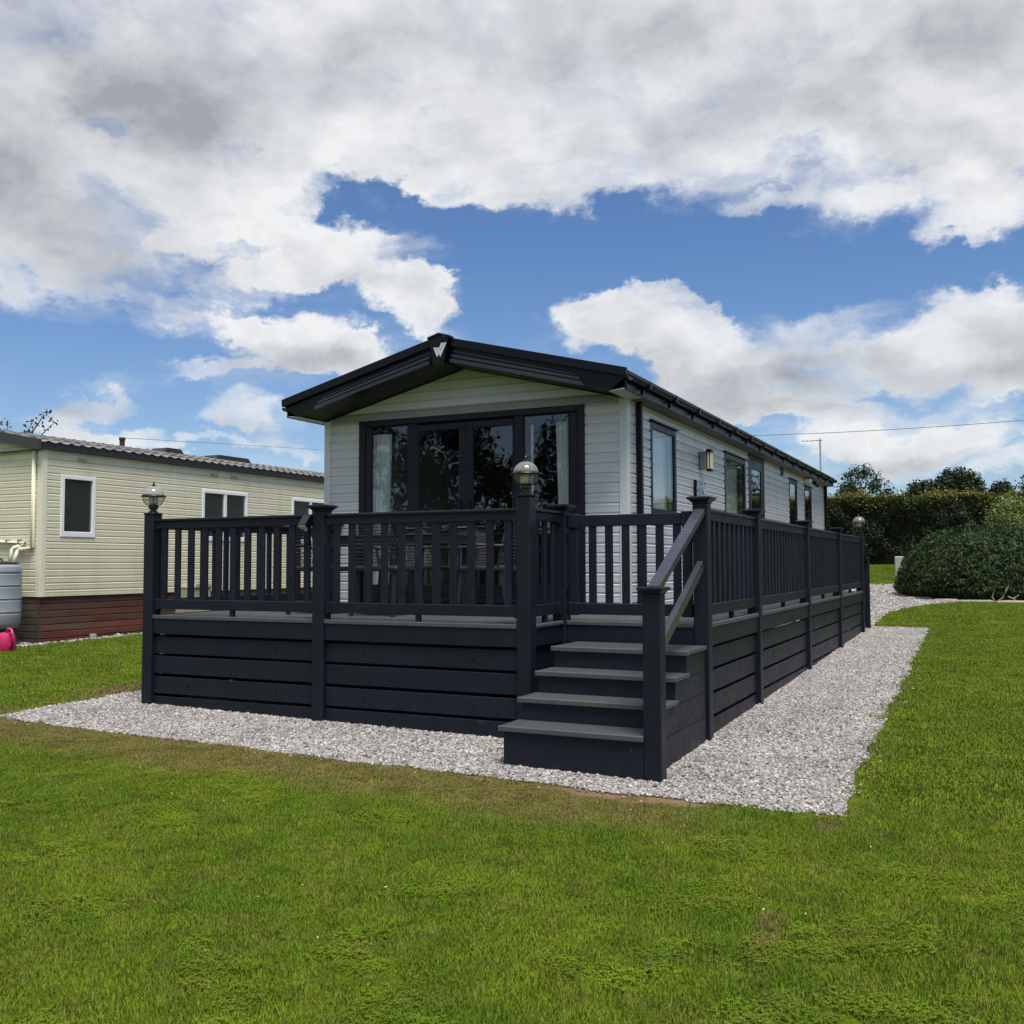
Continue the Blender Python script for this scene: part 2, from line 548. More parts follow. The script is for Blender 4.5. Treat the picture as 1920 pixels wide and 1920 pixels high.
# ------------------------------------------------------------------ setting: lawn sheet
GP_FRONT = [(-6.45, -1.16), (1.30, -1.20), (1.20, 2.4), (1.03, 13.15), (-.3, 13.3), (-1.9, 13.3), (-1.9, 3.0), (-6.45, 3.0)]


def lawn_shader(m, blade):
    m.use_nodes = True
    t = m.node_tree
    q = NT(t)
    b = t.nodes['Principled BSDF']
    b.inputs['Roughness'].default_value = .75 if blade else .95
    b.inputs['Specular IOR Level'].default_value = .10 if blade else .1
    pos = q.n('ShaderNodeNewGeometry').outputs['Position']
    sp = q.n('ShaderNodeSeparateXYZ')
    t.links.new(pos, sp.inputs[0])
    x, y = sp.outputs[0], sp.outputs[1]
    flatp = q.vm('MULTIPLY', pos, (1, 1, 0))
    nb = q.noise(flatp, 1.1, 5, .6)
    nm = q.noise(flatp, 4.0, 5, .6)
    # lush and yellowish patches of the turf itself
    g = q.mix(q.sstep(nb, .36, .64), (.135, .232, .009), (.198, .285, .012))
    g = q.mix(q.sstep(nm, .42, .68, 0, .65), g, (.215, .238, .032))
    g = q.mix(q.sstep(q.noise(flatp, 2.3, 4, .6), .56, .72, 0, .6), g, (.078, .150, .016))
    # browned turf along the gravel edge
    wob = q.m('MULTIPLY', q.m('SUBTRACT', q.noise(flatp, .9, 4, .6), .5), 1.1)
    d1 = q.m('ADD', q.m('SUBTRACT', -1.15, y), wob)          # metres in front of the front edge
    xx = q.m('ADD', x, q.m('MULTIPLY', wob, 1.0))
    band = q.m('MULTIPLY', q.m('MULTIPLY', q.sstep(d1, 1.15, .45), q.sstep(y, -.6, -1.1)), q.sstep(xx, 0.9, -.1))
    # brown wedge on the left lawn beside the gravel
    d2 = q.m('SUBTRACT', q.m('SUBTRACT', -6.4, x), wob)
    band2 = q.m('MULTIPLY', q.sstep(d2, .75, .15), q.m('MULTIPLY', q.sstep(y, -.9, .6), q.sstep(x, -5.9, -6.2)))
    bandall = q.m('MAXIMUM', band, band2)
    dry = q.mix(q.sstep(nm, .35, .65), (.300, .225, .080), (.235, .215, .060))
    dry = q.mix(q.m('MULTIPLY', band2, .6), dry, (.31, .21, .10))
    g = q.mix(q.m('MULTIPLY', bandall, .86), g, dry)
    # bare soil strips
    soil1 = q.m('MULTIPLY', q.sstep(q.m('ABSOLUTE', q.m('ADD', y, 1.27)), .16, .04), q.m('MULTIPLY', q.sstep(xx, -.9, -.3), q.sstep(xx, .75, .35)))
    soil2 = q.m('MULTIPLY', q.sstep(q.m('ABSOLUTE', q.m('SUBTRACT', x, 1.28)), .10, .03), q.sstep(q.noise(flatp, 1.7, 3, .6), .5, .62, 0, .8))
    bare = q.m('MAXIMUM', soil1, q.m('MULTIPLY', soil2, q.m('LESS_THAN', y, 9)))
    if blade:
        rnd = q.n('ShaderNodeObjectInfo').outputs['Random']
        hs = q.n('ShaderNodeHueSaturation')
        q.set(hs.inputs['Color'], g)
        q.set(hs.inputs['Value'], q.m('MULTIPLY', q.lin(rnd, 0, 1, .58, .98), q.lin(q.noise(pos, 70, 2, .5), .3, .7, .70, 1.38)))
        hs.inputs['Saturation'].default_value = .97
        c = hs.outputs[0]
        c = q.mix(q.m('MULTIPLY', bare, .5), c, (.23, .15, .08))
        tr = q.n('ShaderNodeBsdfTranslucent')
        t.links.new(c, tr.inputs[0])
        mx = q.n('ShaderNodeMixShader')
        mx.inputs[0].default_value = .30
        nrm = q.vm('NORMALIZE', q.vm('ADD', q.vm('SCALE', q.n('ShaderNodeNewGeometry').outputs['Normal'], scale=.55), (0, 0, 1)))
        t.links.new(nrm, b.inputs['Normal'])
        t.links.new(b.outputs[0], mx.inputs[1])
        t.links.new(tr.outputs[0], mx.inputs[2])
        t.links.new(mx.outputs[0], t.nodes['Material Output'].inputs[0])
    else:
        fine = q.noise(pos, 45, 6, .7)
        hs = q.n('ShaderNodeHueSaturation')
        q.set(hs.inputs['Color'], g)
        q.set(hs.inputs['Value'], q.lin(fine, .3, .7, .26, .78))
        c = q.mix(bare, hs.outputs[0], (.235, .155, .085))
        bn = q.n('ShaderNodeBump')
        bn.inputs['Strength'].default_value = .8
        bn.inputs['Distance'].default_value = .03
        t.links.new(fine, bn.inputs['Height'])
        t.links.new(bn.outputs[0], b.inputs['Normal'])
    t.links.new(c, b.inputs['Base Color'])
    return m


M_LAWN = lawn_shader(bpy.data.materials.new('lawn_turf'), False)
M_BLADE = lawn_shader(bpy.data.materials.new('grass_blade'), True)


def grid_axis(lo, hi, a, b, fine, n_out):
    inner = np.arange(a, b + 1e-6, fine)
    left = a - np.geomspace(fine, a - lo, n_out)[::-1]
    right = b + np.geomspace(fine, hi - b, n_out)
    return np.concatenate([left, inner, right])


gx = grid_axis(-900, 900, -20, 20, .5, 18)
gy = grid_axis(-900, 1200, -12, 46, .5, 18)
GX, GY = np.meshgrid(gx, gy)
GZ = np.where(GY > 80, gza(GX, np.full_like(GY, 80.)), gza(GX, np.maximum(GY, -40.)))
gv = np.stack([GX.ravel(), GY.ravel(), GZ.ravel()], 1)
nx_, ny_ = len(gx), len(gy)
ii = (np.arange(ny_ - 1)[:, None] * nx_ + np.arange(nx_ - 1)[None, :]).ravel()
gq = np.stack([ii, ii + 1, ii + nx_ + 1, ii + nx_], 1)
lawn = fast_mesh('lawn', gv, gq, M_LAWN)
lawn.data.shade_smooth()
tag(lawn, 'mown green lawn sloping gently up past the lodge', None, kind='structure')

# ------------------------------------------------------------------ gravel sheets
mg = bpy.data.materials.new('gravel_bed')
mg.use_nodes = True
q = NT(mg.node_tree)
b_ = mg.node_tree.nodes['Principled BSDF']
b_.inputs['Roughness'].default_value = .95
pos = q.n('ShaderNodeNewGeometry').outputs['Position']
vo = q.n('ShaderNodeTexVoronoi')
vo.inputs['Scale'].default_value = 42
mg.node_tree.links.new(pos, vo.inputs['Vector'])
bw = q.n('ShaderNodeSeparateColor')
mg.node_tree.links.new(vo.outputs['Color'], bw.inputs[0])
gcol = q.mix(bw.outputs[0], (.27, .25, .235), (.46, .43, .40))
gcol = q.mix(q.sstep(vo.outputs['Distance'], .012, .022), gcol, (.12, .11, .10))
mg.node_tree.links.new(gcol, b_.inputs['Base Color'])
bn = q.n('ShaderNodeBump')
bn.inputs['Strength'].default_value = .9
bn.inputs['Distance'].default_value = .015
bn.invert = True
mg.node_tree.links.new(vo.outputs['Distance'], bn.inputs['Height'])
mg.node_tree.links.new(bn.outputs[0], b_.inputs['Normal'])


def inpoly(px, py, poly):
    c = np.zeros(px.shape, bool)
    n = len(poly)
    for i in range(n):
        x0, y0 = poly[i]
        x1, y1 = poly[(i + 1) % n]
        cond = ((y0 > py) != (y1 > py)) & (px < (x1 - x0) * (py - y0) / (y1 - y0 + 1e-12) + x0)
        c ^= cond
    return c


def sheet(name, poly, m, dz, label, step=.25):
    import bmesh
    bm = bmesh.new()
    f = bm.faces.new([bm.verts.new((x, y, 0)) for x, y in poly])
    xs = [p[0] for p in poly]; ys = [p[1] for p in poly]
    for ax, lo, hi in ((0, min(xs), max(xs)), (1, min(ys), max(ys))):
        a = lo + step
        while a < hi:
            nrm = (1, 0, 0) if ax == 0 else (0, 1, 0)
            co = (a, 0, 0) if ax == 0 else (0, a, 0)
            bmesh.ops.bisect_plane(bm, geom=bm.verts[:] + bm.edges[:] + bm.faces[:], plane_co=co, plane_no=nrm)
            a += step
    for v in bm.verts:
        v.co.z = gz(v.co.x, v.co.y) + dz
    me = bpy.data.meshes.new(name)
    bmesh.ops.recalc_face_normals(bm, faces=bm.faces)
    bm.to_mesh(me)
    bm.free()
    me.materials.append(m)
    o = link(name, me)
    return tag(o, label, None, kind='structure')


def jag(poly, amp=.05, step=.22):
    outp = []
    for i in range(len(poly)):
        a, b = np.array(poly[i]), np.array(poly[(i + 1) % len(poly)])
        n = max(1, int(np.linalg.norm(b - a) / step))
        for j in range(n):
            p = a + (b - a) * j / n
            outp.append((p[0] + random.uniform(-amp, amp), p[1] + random.uniform(-amp, amp)))
    return outp


PATH = jag(GP_FRONT, .028)
DRIVE = jag([(-7.0, 18.6), (-1.3, 13.32), (-.02, 13.32), (-.09, 16.6), (.25, 18.5), (1.3, 20.4), (2.6, 20.9), (2.6, 22.4), (.2, 23.2), (-.55, 25.9), (-7.0, 26.2)], .08)
sheet('gravel_path', PATH, mg, .005, 'pale grey gravel path laid round the front and side of the deck')
sheet('gravel_drive', DRIVE, mg, .004, 'pale gravel drive crossing behind the lodge towards the round shrub')
NSTRIP = [(-11.1, 2.5), (-10.72, 2.5), (-10.72, 16), (-11.1, 16)]
sheet('gravel_strip', [(-14, 2.35), (-10.9, 2.5), (-10.86, 16), (-11.09, 16), (-11.09, 2.96), (-14, 2.96)], mg, .005, 'narrow gravel strip along the foot of the cream caravan')

# ------------------------------------------------------------------ scatter by geometry nodes (stuff only)


def scatter_tree(name, coll):
    g = bpy.data.node_groups.new(name, 'GeometryNodeTree')
    g.interface.new_socket('Geometry', in_out='INPUT', socket_type='NodeSocketGeometry')
    g.interface.new_socket('Geometry', in_out='OUTPUT', socket_type='NodeSocketGeometry')
    N = g.nodes
    gi, go = N.new('NodeGroupInput'), N.new('NodeGroupOutput')
    ci = N.new('GeometryNodeCollectionInfo')
    ci.inputs['Collection'].default_value = coll
    ci.inputs['Separate Children'].default_value = True
    ci.inputs['Reset Children'].default_value = True
    iop = N.new('GeometryNodeInstanceOnPoints')
    iop.inputs['Pick Instance'].default_value = True
    L = g.links

    def attr(n, typ):
        a = N.new('GeometryNodeInputNamedAttribute')
        a.data_type = typ
        a.inputs['Name'].default_value = n
        return [s for s in a.outputs if s.enabled][0]
    L.new(gi.outputs[0], iop.inputs['Points'])
    L.new(ci.outputs[0], iop.inputs['Instance'])
    L.new(attr('rot', 'FLOAT_VECTOR'), iop.inputs['Rotation'])
    L.new(attr('scl', 'FLOAT_VECTOR'), iop.inputs['Scale'])
    L.new(attr('idx', 'INT'), iop.inputs['Instance Index'])
    L.new(iop.outputs[0], go.inputs[0])
    return g


def scatter(name, pts, rot, scl, idx, coll, m, label):
    me = bpy.data.meshes.new(name)
    me.vertices.add(len(pts))
    me.vertices.foreach_set('co', pts.astype(np.float32).ravel())
    for an, typ, dat, key in (('rot', 'FLOAT_VECTOR', rot, 'vector'), ('scl', 'FLOAT_VECTOR', scl, 'vector'), ('idx', 'INT', idx, 'value')):
        a = me.attributes.new(an, typ, 'POINT')
        a.data.foreach_set(key, (dat.astype(np.int32) if typ == 'INT' else dat.astype(np.float32)).ravel())
    me.materials.append(m)
    o = link(name, me)
    md = o.modifiers.new('scatter', 'NODES')
    md.node_group = scatter_tree(name + '_nodes', coll)
    tag(o, label, None, kind='stuff')
    return o


def src_collection(name, meshes):
    c = bpy.data.collections.new(name)
    for i, me in enumerate(meshes):
        c.objects.link(bpy.data.objects.new('%s_%d' % (name, i), me))
    return c


# stones
def stone_mesh(i, m):
    import bmesh
    bm = bmesh.new()
    bmesh.ops.create_icosphere(bm, subdivisions=1, radius=1)
    rr = random.Random(i)
    sx, sy, sz = rr.uniform(.8, 1.2), rr.uniform(.65, 1.0), rr.uniform(.45, .75)
    for v in bm.verts:
        kk = rr.uniform(.8, 1.15)
        v.co = Vector((v.co.x * sx * kk, v.co.y * sy * kk, v.co.z * sz * kk))
    me = bpy.data.meshes.new('pebble')
    bm.to_mesh(me)
    bm.free()
    me.materials.append(m)
    return me


mp = bpy.data.materials.new('pebble')
mp.use_nodes = True
q = NT(mp.node_tree)
b_ = mp.node_tree.nodes['Principled BSDF']
b_.inputs['Roughness'].default_value = .85
rnd = q.n('ShaderNodeObjectInfo').outputs['Random']
rp = q.n('ShaderNodeValToRGB')
mp.node_tree.links.new(rnd, rp.inputs[0])
cr = rp.color_ramp
cr.elements[0].color = (.115, .11, .105, 1)
cr.elements[1].color = (.49, .47, .445, 1)
for p_, c_ in ((.2, (.205, .193, .184, 1)), (.5, (.295, .28, .264, 1)), (.72, (.36, .341, .322, 1)), (.8, (.30, .23, .185, 1)), (.86, (.49, .46, .43, 1))):
    e = cr.elements.new(p_)
    e.color = c_
posn = q.n('ShaderNodeNewGeometry').outputs['Position']
hs = q.n('ShaderNodeHueSaturation')
mp.node_tree.links.new(rp.outputs[0], hs.inputs['Color'])
mp.node_tree.links.new(q.lin(q.noise(posn, 1.2, 4, .6), .3, .7, .86, 1.14), hs.inputs['Value'])
mp.node_tree.links.new(hs.outputs[0], b_.inputs['Base Color'])
PEB = src_collection('pebble', [stone_mesh(i, mp) for i in range(6)])


def rand_in(poly, dens):
    xs = np.array([p[0] for p in poly]); ys = np.array([p[1] for p in poly])
    n = int(dens * (xs.max() - xs.min()) * (ys.max() - ys.min()))
    px = RNG.uniform(xs.min(), xs.max(), n); py = RNG.uniform(ys.min(), ys.max(), n)
    kpt = inpoly(px, py, poly)
    return px[kpt], py[kpt]


def pebbles(name, poly, dens, r0, r1, label, keep=None):
    px, py = rand_in(poly, dens)
    if keep is not None:
        kk = keep(px, py)
        px, py = px[kk], py[kk]
    n = len(px)
    r = RNG.uniform(r0, r1, n) * np.where(RNG.random(n) < .08, 1.35, 1)
    pz = gza(px, py) + .005 + r * RNG.uniform(.1, .75, n)
    rot = np.stack([RNG.uniform(-.5, .5, n), RNG.uniform(-.5, .5, n), RNG.uniform(0, 6.28, n)], 1)
    return scatter(name, np.stack([px, py, pz], 1), rot, np.repeat(r[:, None], 3, 1), RNG.integers(0, 6, n), PEB, mp, label)


FP = jag([(-6.47, -1.19), (1.32, -1.23), (1.22, 2.4), (1.04, 13.2), (-.5, 13.3), (-.5, .6), (-5.7, .6), (-5.7, 3.0), (-6.47, 3.0)], .04)
pebbles('gravel', FP, 5200, .008, .0155, 'loose pale grey and white pebbles of the path round the deck')
pebbles('gravel', DRIVE, 900, .02, .034, 'loose pale pebbles of the drive behind the lodge', lambda x, y: (x > -2.2))
pebbles('gravel', [(-11.6, 2.45), (-10.9, 2.55), (-10.86, 13), (-11.05, 13), (-11.05, 2.9), (-11.6, 2.9)], 700, .015, .03, 'loose pebbles at the foot of the cream caravan skirting')

pebbles('gravel', [(-6.6, -1.33), (1.5, -1.36), (1.38, 2.4), (1.2, 13.2), (1.0, 13.2), (1.16, 2.4), (1.26, -1.17), (-6.6, -1.12)], 75, .007, .014, 'stray pebbles kicked out onto the grass edge of the path')


# grass
def blade_clump(seed, nbl, half, h0, h1, wd):
    rr = np.random.default_rng(seed)
    V, T = [], []
    for i in range(nbl):
        x, y = rr.uniform(-half, half, 2)
        a = rr.uniform(0, 6.283)
        h = rr.uniform(h0, h1)
        w = wd * rr.uniform(.7, 1.2)
        ln = rr.uniform(.1, .75) * h
        la = rr.uniform(0, 6.283)
        dx, dy = math.cos(a) * w / 2, math.sin(a) * w / 2
        lx, ly = math.cos(la) * ln, math.sin(la) * ln
        o = len(V)
        V += [(x - dx, y - dy, -.005), (x + dx, y + dy, -.005), (x + dx * .8 + lx * .4, y + dy * .8 + ly * .4, h * .6), (x - dx * .8 + lx * .4, y - dy * .8 + ly * .4, h * .6), (x + lx, y + ly, h)]
        T += [(o, o + 1, o + 2), (o, o + 2, o + 3), (o + 3, o + 2, o + 4)]
    me = bpy.data.meshes.new('grass_tuft')
    me.from_pydata(V, [], T)
    me.materials.append(M_BLADE)
    return me



def clover_clump(seed):
    rr = np.random.default_rng(seed)
    V, T = [], []
    for i in range(46):
        x, y = rr.uniform(-.06, .06, 2)
        z, a, r_ = rr.uniform(.010, .024), rr.uniform(0, 6.283), rr.uniform(.0045, .008)
        for l in range(3):
            b = a + l * 2.09
            o = len(V)
            V += [(x, y, z), (x + r_ * math.cos(b - .55), y + r_ * math.sin(b - .55), z + .002), (x + r_ * 1.35 * math.cos(b), y + r_ * 1.35 * math.sin(b), z + rr.uniform(-.002, .003)), (x + r_ * math.cos(b + .55), y + r_ * math.sin(b + .55), z + .002)]
            T.append((o, o + 1, o + 2, o + 3))
    for i in range(30):
        x, y = rr.uniform(-.06, .06, 2)
        a, h = rr.uniform(0, 6.283), rr.uniform(.012, .03)
        o = len(V)
        V += [(x - .002 * math.cos(a), y - .002 * math.sin(a), 0), (x + .002 * math.cos(a), y + .002 * math.sin(a), 0), (x + .3 * h * math.sin(a), y + .3 * h * math.cos(a), h)]
        T.append((o, o + 1, o + 2))
    me = bpy.data.meshes.new('clover_tuft')
    me.from_pydata(V, [], T)
    me.materials.append(M_BLADE)
    return me


TUFT = src_collection('grass_tuft', [blade_clump(100 + i, 100, .07, .010, .027, .0042) for i in range(6)] + [clover_clump(300 + i) for i in range(2)])
TUFT2 = src_collection('grass_tuft_far', [blade_clump(200 + i, 75, .11, .012, .027, .0085) for i in range(5)])


def grass(name, poly, dens, coll, ncoll, s0, s1, label, keep=None):
    px, py = rand_in(poly, dens)
    kk = ~inpoly(px, py, DRIVE)
    for ox, oy in ((0, 0), (.07, 0), (-.07, 0), (0, .04), (0, -.04)):
        kk &= ~inpoly(px + ox, py + oy, PATH)
    if keep is not None:
        kk &= keep(px, py)
    px, py = px[kk], py[kk]
    n = len(px)
    # thin, short turf on the bare strips
    bare = (np.abs(py + 1.27) < .12) & (px > -.6) & (px < .6)
    kk = ~bare | (RNG.random(n) < .12)
    px, py = px[kk], py[kk]
    n = len(px)
    pz = gza(px, py)
    s = RNG.uniform(s0, s1, n)
    hz = s * RNG.uniform(.7, 1.25, n)
    # clover-like and taller cushions here and there
    cl = np.sin(px * 2.1 + 1.3 * np.sin(py * 1.7)) * np.sin(py * 2.6 + 1.1 * np.sin(px * 1.3))
    hz *= 1 + .25 * cl
    hz = np.where((py > -2.1) & (py < 0) & (px < .3), hz * .62, hz)
    rot = np.stack([RNG.uniform(-.12, .12, n), RNG.uniform(-.12, .12, n), RNG.uniform(0, 6.28, n)], 1)
    pick = RNG.integers(0, ncoll, n)
    if coll is TUFT:
        cp = np.sin(px * 3.7 + 2.0 * np.sin(py * 2.9 + .7)) * np.sin(py * 4.1 + 1.6 * np.sin(px * 2.3 + .4))
        pick = np.where((cp > .45) & (RNG.random(n) < .5), 6 + (pick % 2), pick)
    return scatter(name, np.stack([px, py, pz], 1), rot, np.stack([s, s, hz], 1), pick, coll, M_BLADE, label)


grass('grass', [(-9.5, -1.0), (-4.2, -4.2), (-1.6, -5.9), (2.2, -5.6), (3.6, -4.2), (5.5, -.8), (1.2, -.8), (-6.4, -.8)], 330, TUFT, 6, .85, 1.3, 'short mown grass blades of the front lawn')
grass('grass', [(-11.0, -1.0), (-9.4, -1.1), (-6.4, -.9), (-6.4, 3.0), (-5.95, 3.2), (-5.95, 12), (-10.9, 12), (-10.9, 2.5), (-13, 2.2), (-14, .5)], 150, TUFT2, 5, .9, 1.4, 'short grass of the lawn between the deck and the cream caravan')
grass('grass', [(1.0, -.9), (5.6, -.9), (9.0, 6), (9.5, 14), (-.1, 14), (1.0, 13)], 170, TUFT2, 5, .9, 1.4, 'short grass of the bright lawn right of the gravel path')
grass('grass', [(-.3, 13.2), (9.5, 13), (11, 21), (1.4, 20.6), (.2, 18.4)], 90, TUFT2, 5, 1.2, 1.8, 'short grass of the lawn in front of the round shrub')
grass('grass', [(-3.5, 25.5), (.8, 25.5), (1.5, 33.4), (-4.5, 33.4)], 60, TUFT2, 5, 1.3, 2.0, 'short grass below the tall hedge')

# ------------------------------------------------------------------ plank walls


def rects_minus(a0, a1, z0, z1, holes):
    """rectangles that tile a0..a1 x z0..z1 outside the holes"""
    cuts = sorted({a0, a1, *[min(max(h[i], a0), a1) for h in holes for i in (0, 1)]})
    res = []
    for s, e in zip(cuts, cuts[1:]):
        if e - s < 1e-4:
            continue
        mid = (s + e) / 2
        segs = [(z0, z1)]
        for h in holes:
            if h[0] < mid < h[1]:
                nxt = []
                for p, q_ in segs:
                    if h[3] <= p or h[2] >= q_:
                        nxt.append((p, q_))
                    else:
                        if h[2] > p: nxt.append((p, h[2]))
                        if h[3] < q_: nxt.append((h[3], q_))
                segs = nxt
        res += [(s, e, p, q_) for p, q_ in segs if q_ - p > .004]
    return res


def merge_rects(rs):
    rs = sorted(rs, key=lambda r: (round(r[2], 4), round(r[3], 4), r[0]))
    outp = []
    for r in rs:
        if outp and abs(outp[-1][1] - r[0]) < 1e-4 and abs(outp[-1][2] - r[2]) < 1e-4 and abs(outp[-1][3] - r[3]) < 1e-4:
            outp[-1] = (outp[-1][0], r[1], r[2], r[3])
        else:
            outp.append(r)
    return outp


PROFILE = [(0, .001), (.012, .0145), (.44, .0155), (.47, .0128), (.53, .0155), (.74, .0175), (.90, .002), (1.0, .001)]


def plank(face, base, a0, a1, zr0, zr1, z0, h, ends=None):
    """one cladding board on a wall: face 'front' looks to -y, 'side' looks to +x, 'end' looks to -y"""
    pr = []
    lo, hi = (zr0 - z0) / h, (zr1 - z0) / h
    ts = [p[0] for p in PROFILE]

    def f(t):
        for (t0, o0), (t1, o1) in zip(PROFILE, PROFILE[1:]):
            if t0 <= t <= t1 and t1 > t0:
                return o0 + (o1 - o0) * (t - t0) / (t1 - t0)
        return .003
    if lo > 0.001: pr.append((lo, f(lo)))
    pr += [p for p in PROFILE if lo - 1e-6 <= p[0] <= hi + 1e-6]
    if hi < .999: pr.append((hi, f(hi)))
    pr = [(pr[0][0], -.001)] + pr + [(pr[-1][0], -.001)]
    n = len(pr)
    vs = []
    for side in (0, 1):
        for t, o in pr:
            z = z0 + t * h
            a = (a0, a1)[side] if ends is None else ends(z)[side]
            vs.append((a, base - o, z) if face != 'side' else (base + o, a, z))
    fs = [(i, i + 1, n + i + 1, n + i) for i in range(n - 1)] + [tuple(range(n - 1, -1, -1)), tuple(range(n, 2 * n))]
    return MB().poly(vs, fs)


def clad(root, m, face, base, a0, a1, z0, z1, h, holes, ends=None):
    z = z0
    while z < z1 - 1e-4:
        t = min(z + h, z1)
        for (s, e, p, q_) in merge_rects(rects_minus(a0, a1, z, t, holes)):
            if e - s > .01:
                build('plank', plank(face, base, s, e, p, q_, z, h, ends if (ends and z > 2.3) else None), m, root)
        z += h


# ------------------------------------------------------------------ the lodge
LX0, LX1, LY0, LY1 = -5.93, -1.63, 3.32, 18.2
XC = -3.78
EAVE, APEX = 2.455, 2.985
lodge = thing('lodge', 'sage white holiday lodge with black roof trim and dark french doors behind the deck', 'lodge', (XC, LY0, -.05))


def gab(z):
    d = (APEX - z) / ((APEX - EAVE) / (XC - LX0 - .0))
    return (max(LX0 + .07, XC - d), min(LX1 - .07, XC + d))


DO = (-5.386, -2.147, -1, 2.425)
SIDE = [(4.166, 5.27, 1.13, 2.30), (7.91, 9.39, 1.10, 2.29), (9.61, 10.93, .05, 2.455), (13.40, 14.33, 1.16, 2.29), (15.25, 16.2, 1.16, 2.27)]
# backing walls
w = MB()
for (s, e, p, q_) in rects_minus(LX0, LX1, -.08, EAVE, [DO]):
    w.box(s, e, LY0, LY0 + .08, p, q_)
w.prism([(LX0, EAVE), (LX1, EAVE), (XC, APEX + .01)], 'y', LY0, LY0 + .08)
for (s, e, p, q_) in rects_minus(LY0 + .08, LY1, -.08, 2.50, SIDE):
    w.box(LX1 - .08, LX1, s, e, p, q_)
w.box(LX0, LX0 + .08, LY0 + .08, LY1, -.08, 2.5)
w.box(LX0 + .08, LX1 - .08, LY1 - .08, LY1, -.08, 2.5)
w.prism([(LX0, 2.5), (LX1, 2.5), (XC, 3.02)], 'y', LY1 - .08, LY1)
build('wall', w, M_TRIM, lodge)
clad(lodge, M_CLAD, 'front', LY0, LX0 + .085, LX1 - .085, -.05, 2.95, .1175, [DO], gab)
clad(lodge, M_CLAD, 'side', LX1, LY0 + .085, LY1 - .06, -.05, 2.50, .1175, SIDE)
for x0, x1 in ((LX0 - .022, LX0 + .085), (LX1 - .085, LX1 + .022)):
    build('corner_trim', MB().box(x0, x1, LY0 - .026, LY0 + .004, -.06, 2.46, .006), M_TRIM, lodge)
build('corner_trim', MB().box(LX1 - .002, LX1 + .0225, LY0 + .006, LY0 + .085, -.06, 2.46, .006), M_TRIM, lodge)
build('corner_trim', MB().box(LX1 - .002, LX1 + .0225, LY1 - .06, LY1 + .02, -.06, 2.46, .006), M_TRIM, lodge)
build('skirt', MB().box(LX0 + .1, LX1 - .1, LY0 + .1, LY1 - .1, -.95, -.081), M_DKPL, lodge)
# room seen through the glass
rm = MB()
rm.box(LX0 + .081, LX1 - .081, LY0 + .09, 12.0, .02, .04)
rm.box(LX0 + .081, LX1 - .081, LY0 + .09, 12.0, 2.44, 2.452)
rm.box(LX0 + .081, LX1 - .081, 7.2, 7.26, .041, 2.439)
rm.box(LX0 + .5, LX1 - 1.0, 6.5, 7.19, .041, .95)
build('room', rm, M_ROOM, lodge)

# french doors with side lights
YF = LY0 - .030
fd = MB()
fd.box(-5.386, -5.29, YF, LY0 + .06, .03, 2.425, .008)
fd.box(-2.245, -2.147, YF, LY0 + .06, .03, 2.425, .008)
fd.box(-5.289, -2.246, YF, LY0 + .06, 2.345, 2.4255, .008)
fd.box(-5.289, -2.246, YF + .004, LY0 + .06, .03, .085, .008)
for x0, x1 in ((-5.288, -5.205), (-2.352, -2.247)):
    fd.box(x0, x1, YF + .018, LY0 + .05, .086, 2.344, .006)
for x0, x1 in ((-4.62, -4.484), (-3.083, -2.966)):
    fd.box(x0, x1, YF + .010, LY0 + .05, .086, 2.344, .006)
frame = build('door_frame', fd, M_FRAME, lodge)


def pane(name, parent, face, base, a0, a1, z0, z1, m):
    mb = MB()
    if face == 'front': mb.box(a0, a1, base, base + .012, z0, z1)
    else: mb.box(base - .012, base, a0, a1, z0, z1)
    return build(name, mb, m, parent)


def fixed(name, a0, a1, z0, z1, fr, face='front', base=YF + .022, th=.045, m=M_FRAME, gm=M_GLASS_D, bot=None, hood=False):
    mb = MB()
    bt = fr if bot is None else bot

    def bx(s, e, p, q_, o=0):
        if face == 'front': mb.box(s, e, base - o, base + th, p, q_, .005)
        else: mb.box(base - th, base + o, s, e, p, q_, .005)
    bx(a0, a0 + fr, z0, z1); bx(a1 - fr, a1, z0, z1)
    bx(a0 + fr + .0005, a1 - fr - .0005, z1 - fr, z1 - .0005); bx(a0 + fr + .0005, a1 - fr - .0005, z0 + .0005, z0 + bt)
    if hood: bx(a0 - .03, a1 + .03, z1 + .0005, z1 + .022, .035)
    o = build(name, mb, m, lodge)
    pane('pane', o, face, base + (.018 if face == 'front' else -.018), a0 + fr - .005, a1 - fr + .005, z0 + bt - .005, z1 - fr + .005, gm)
    return o


fixed('side_light', -5.204, -4.6215, .088, 2.343, .012, bot=.17)
fixed('side_light', -2.9655, -2.353, .088, 2.343, .012, bot=.17)
for a0, a1, hx in ((-4.4825, -3.7655, -3.83), (-3.7625, -3.0845, -3.70)):
    dr = MB()
    inner = (a0 + .025, a1 - .098) if a0 < -4 else (a0 + .098, a1 - .025)
    bY = YF + .014
    dr.box(a0, inner[0], bY, bY + .05, .088, 2.32, .006); dr.box(inner[1], a1, bY, bY + .05, .088, 2.32, .006)
    dr.box(inner[0] + .0005, inner[1] - .0005, bY + .0005, bY + .05, 2.235, 2.3195, .005); dr.box(inner[0] + .0005, inner[1] - .0005, bY + .0005, bY + .05, .0885, .26, .005)
    do = build('door', dr, M_FRAME, lodge)
    pane('pane', do, 'front', bY + .02, inner[0] - .004, inner[1] + .004, .256, 2.239, M_GLASS_D)
    build('handle', MB().box(hx - .016, hx + .016, bY - .008, bY - .0005, 1.13, 1.33, .003).tube([(hx, bY - .008, 1.31), (hx, bY - .055, 1.31), (hx, bY - .055, 1.155), (hx, bY - .008, 1.155)], .011, 8), M_BLACK, do, smooth='auto')


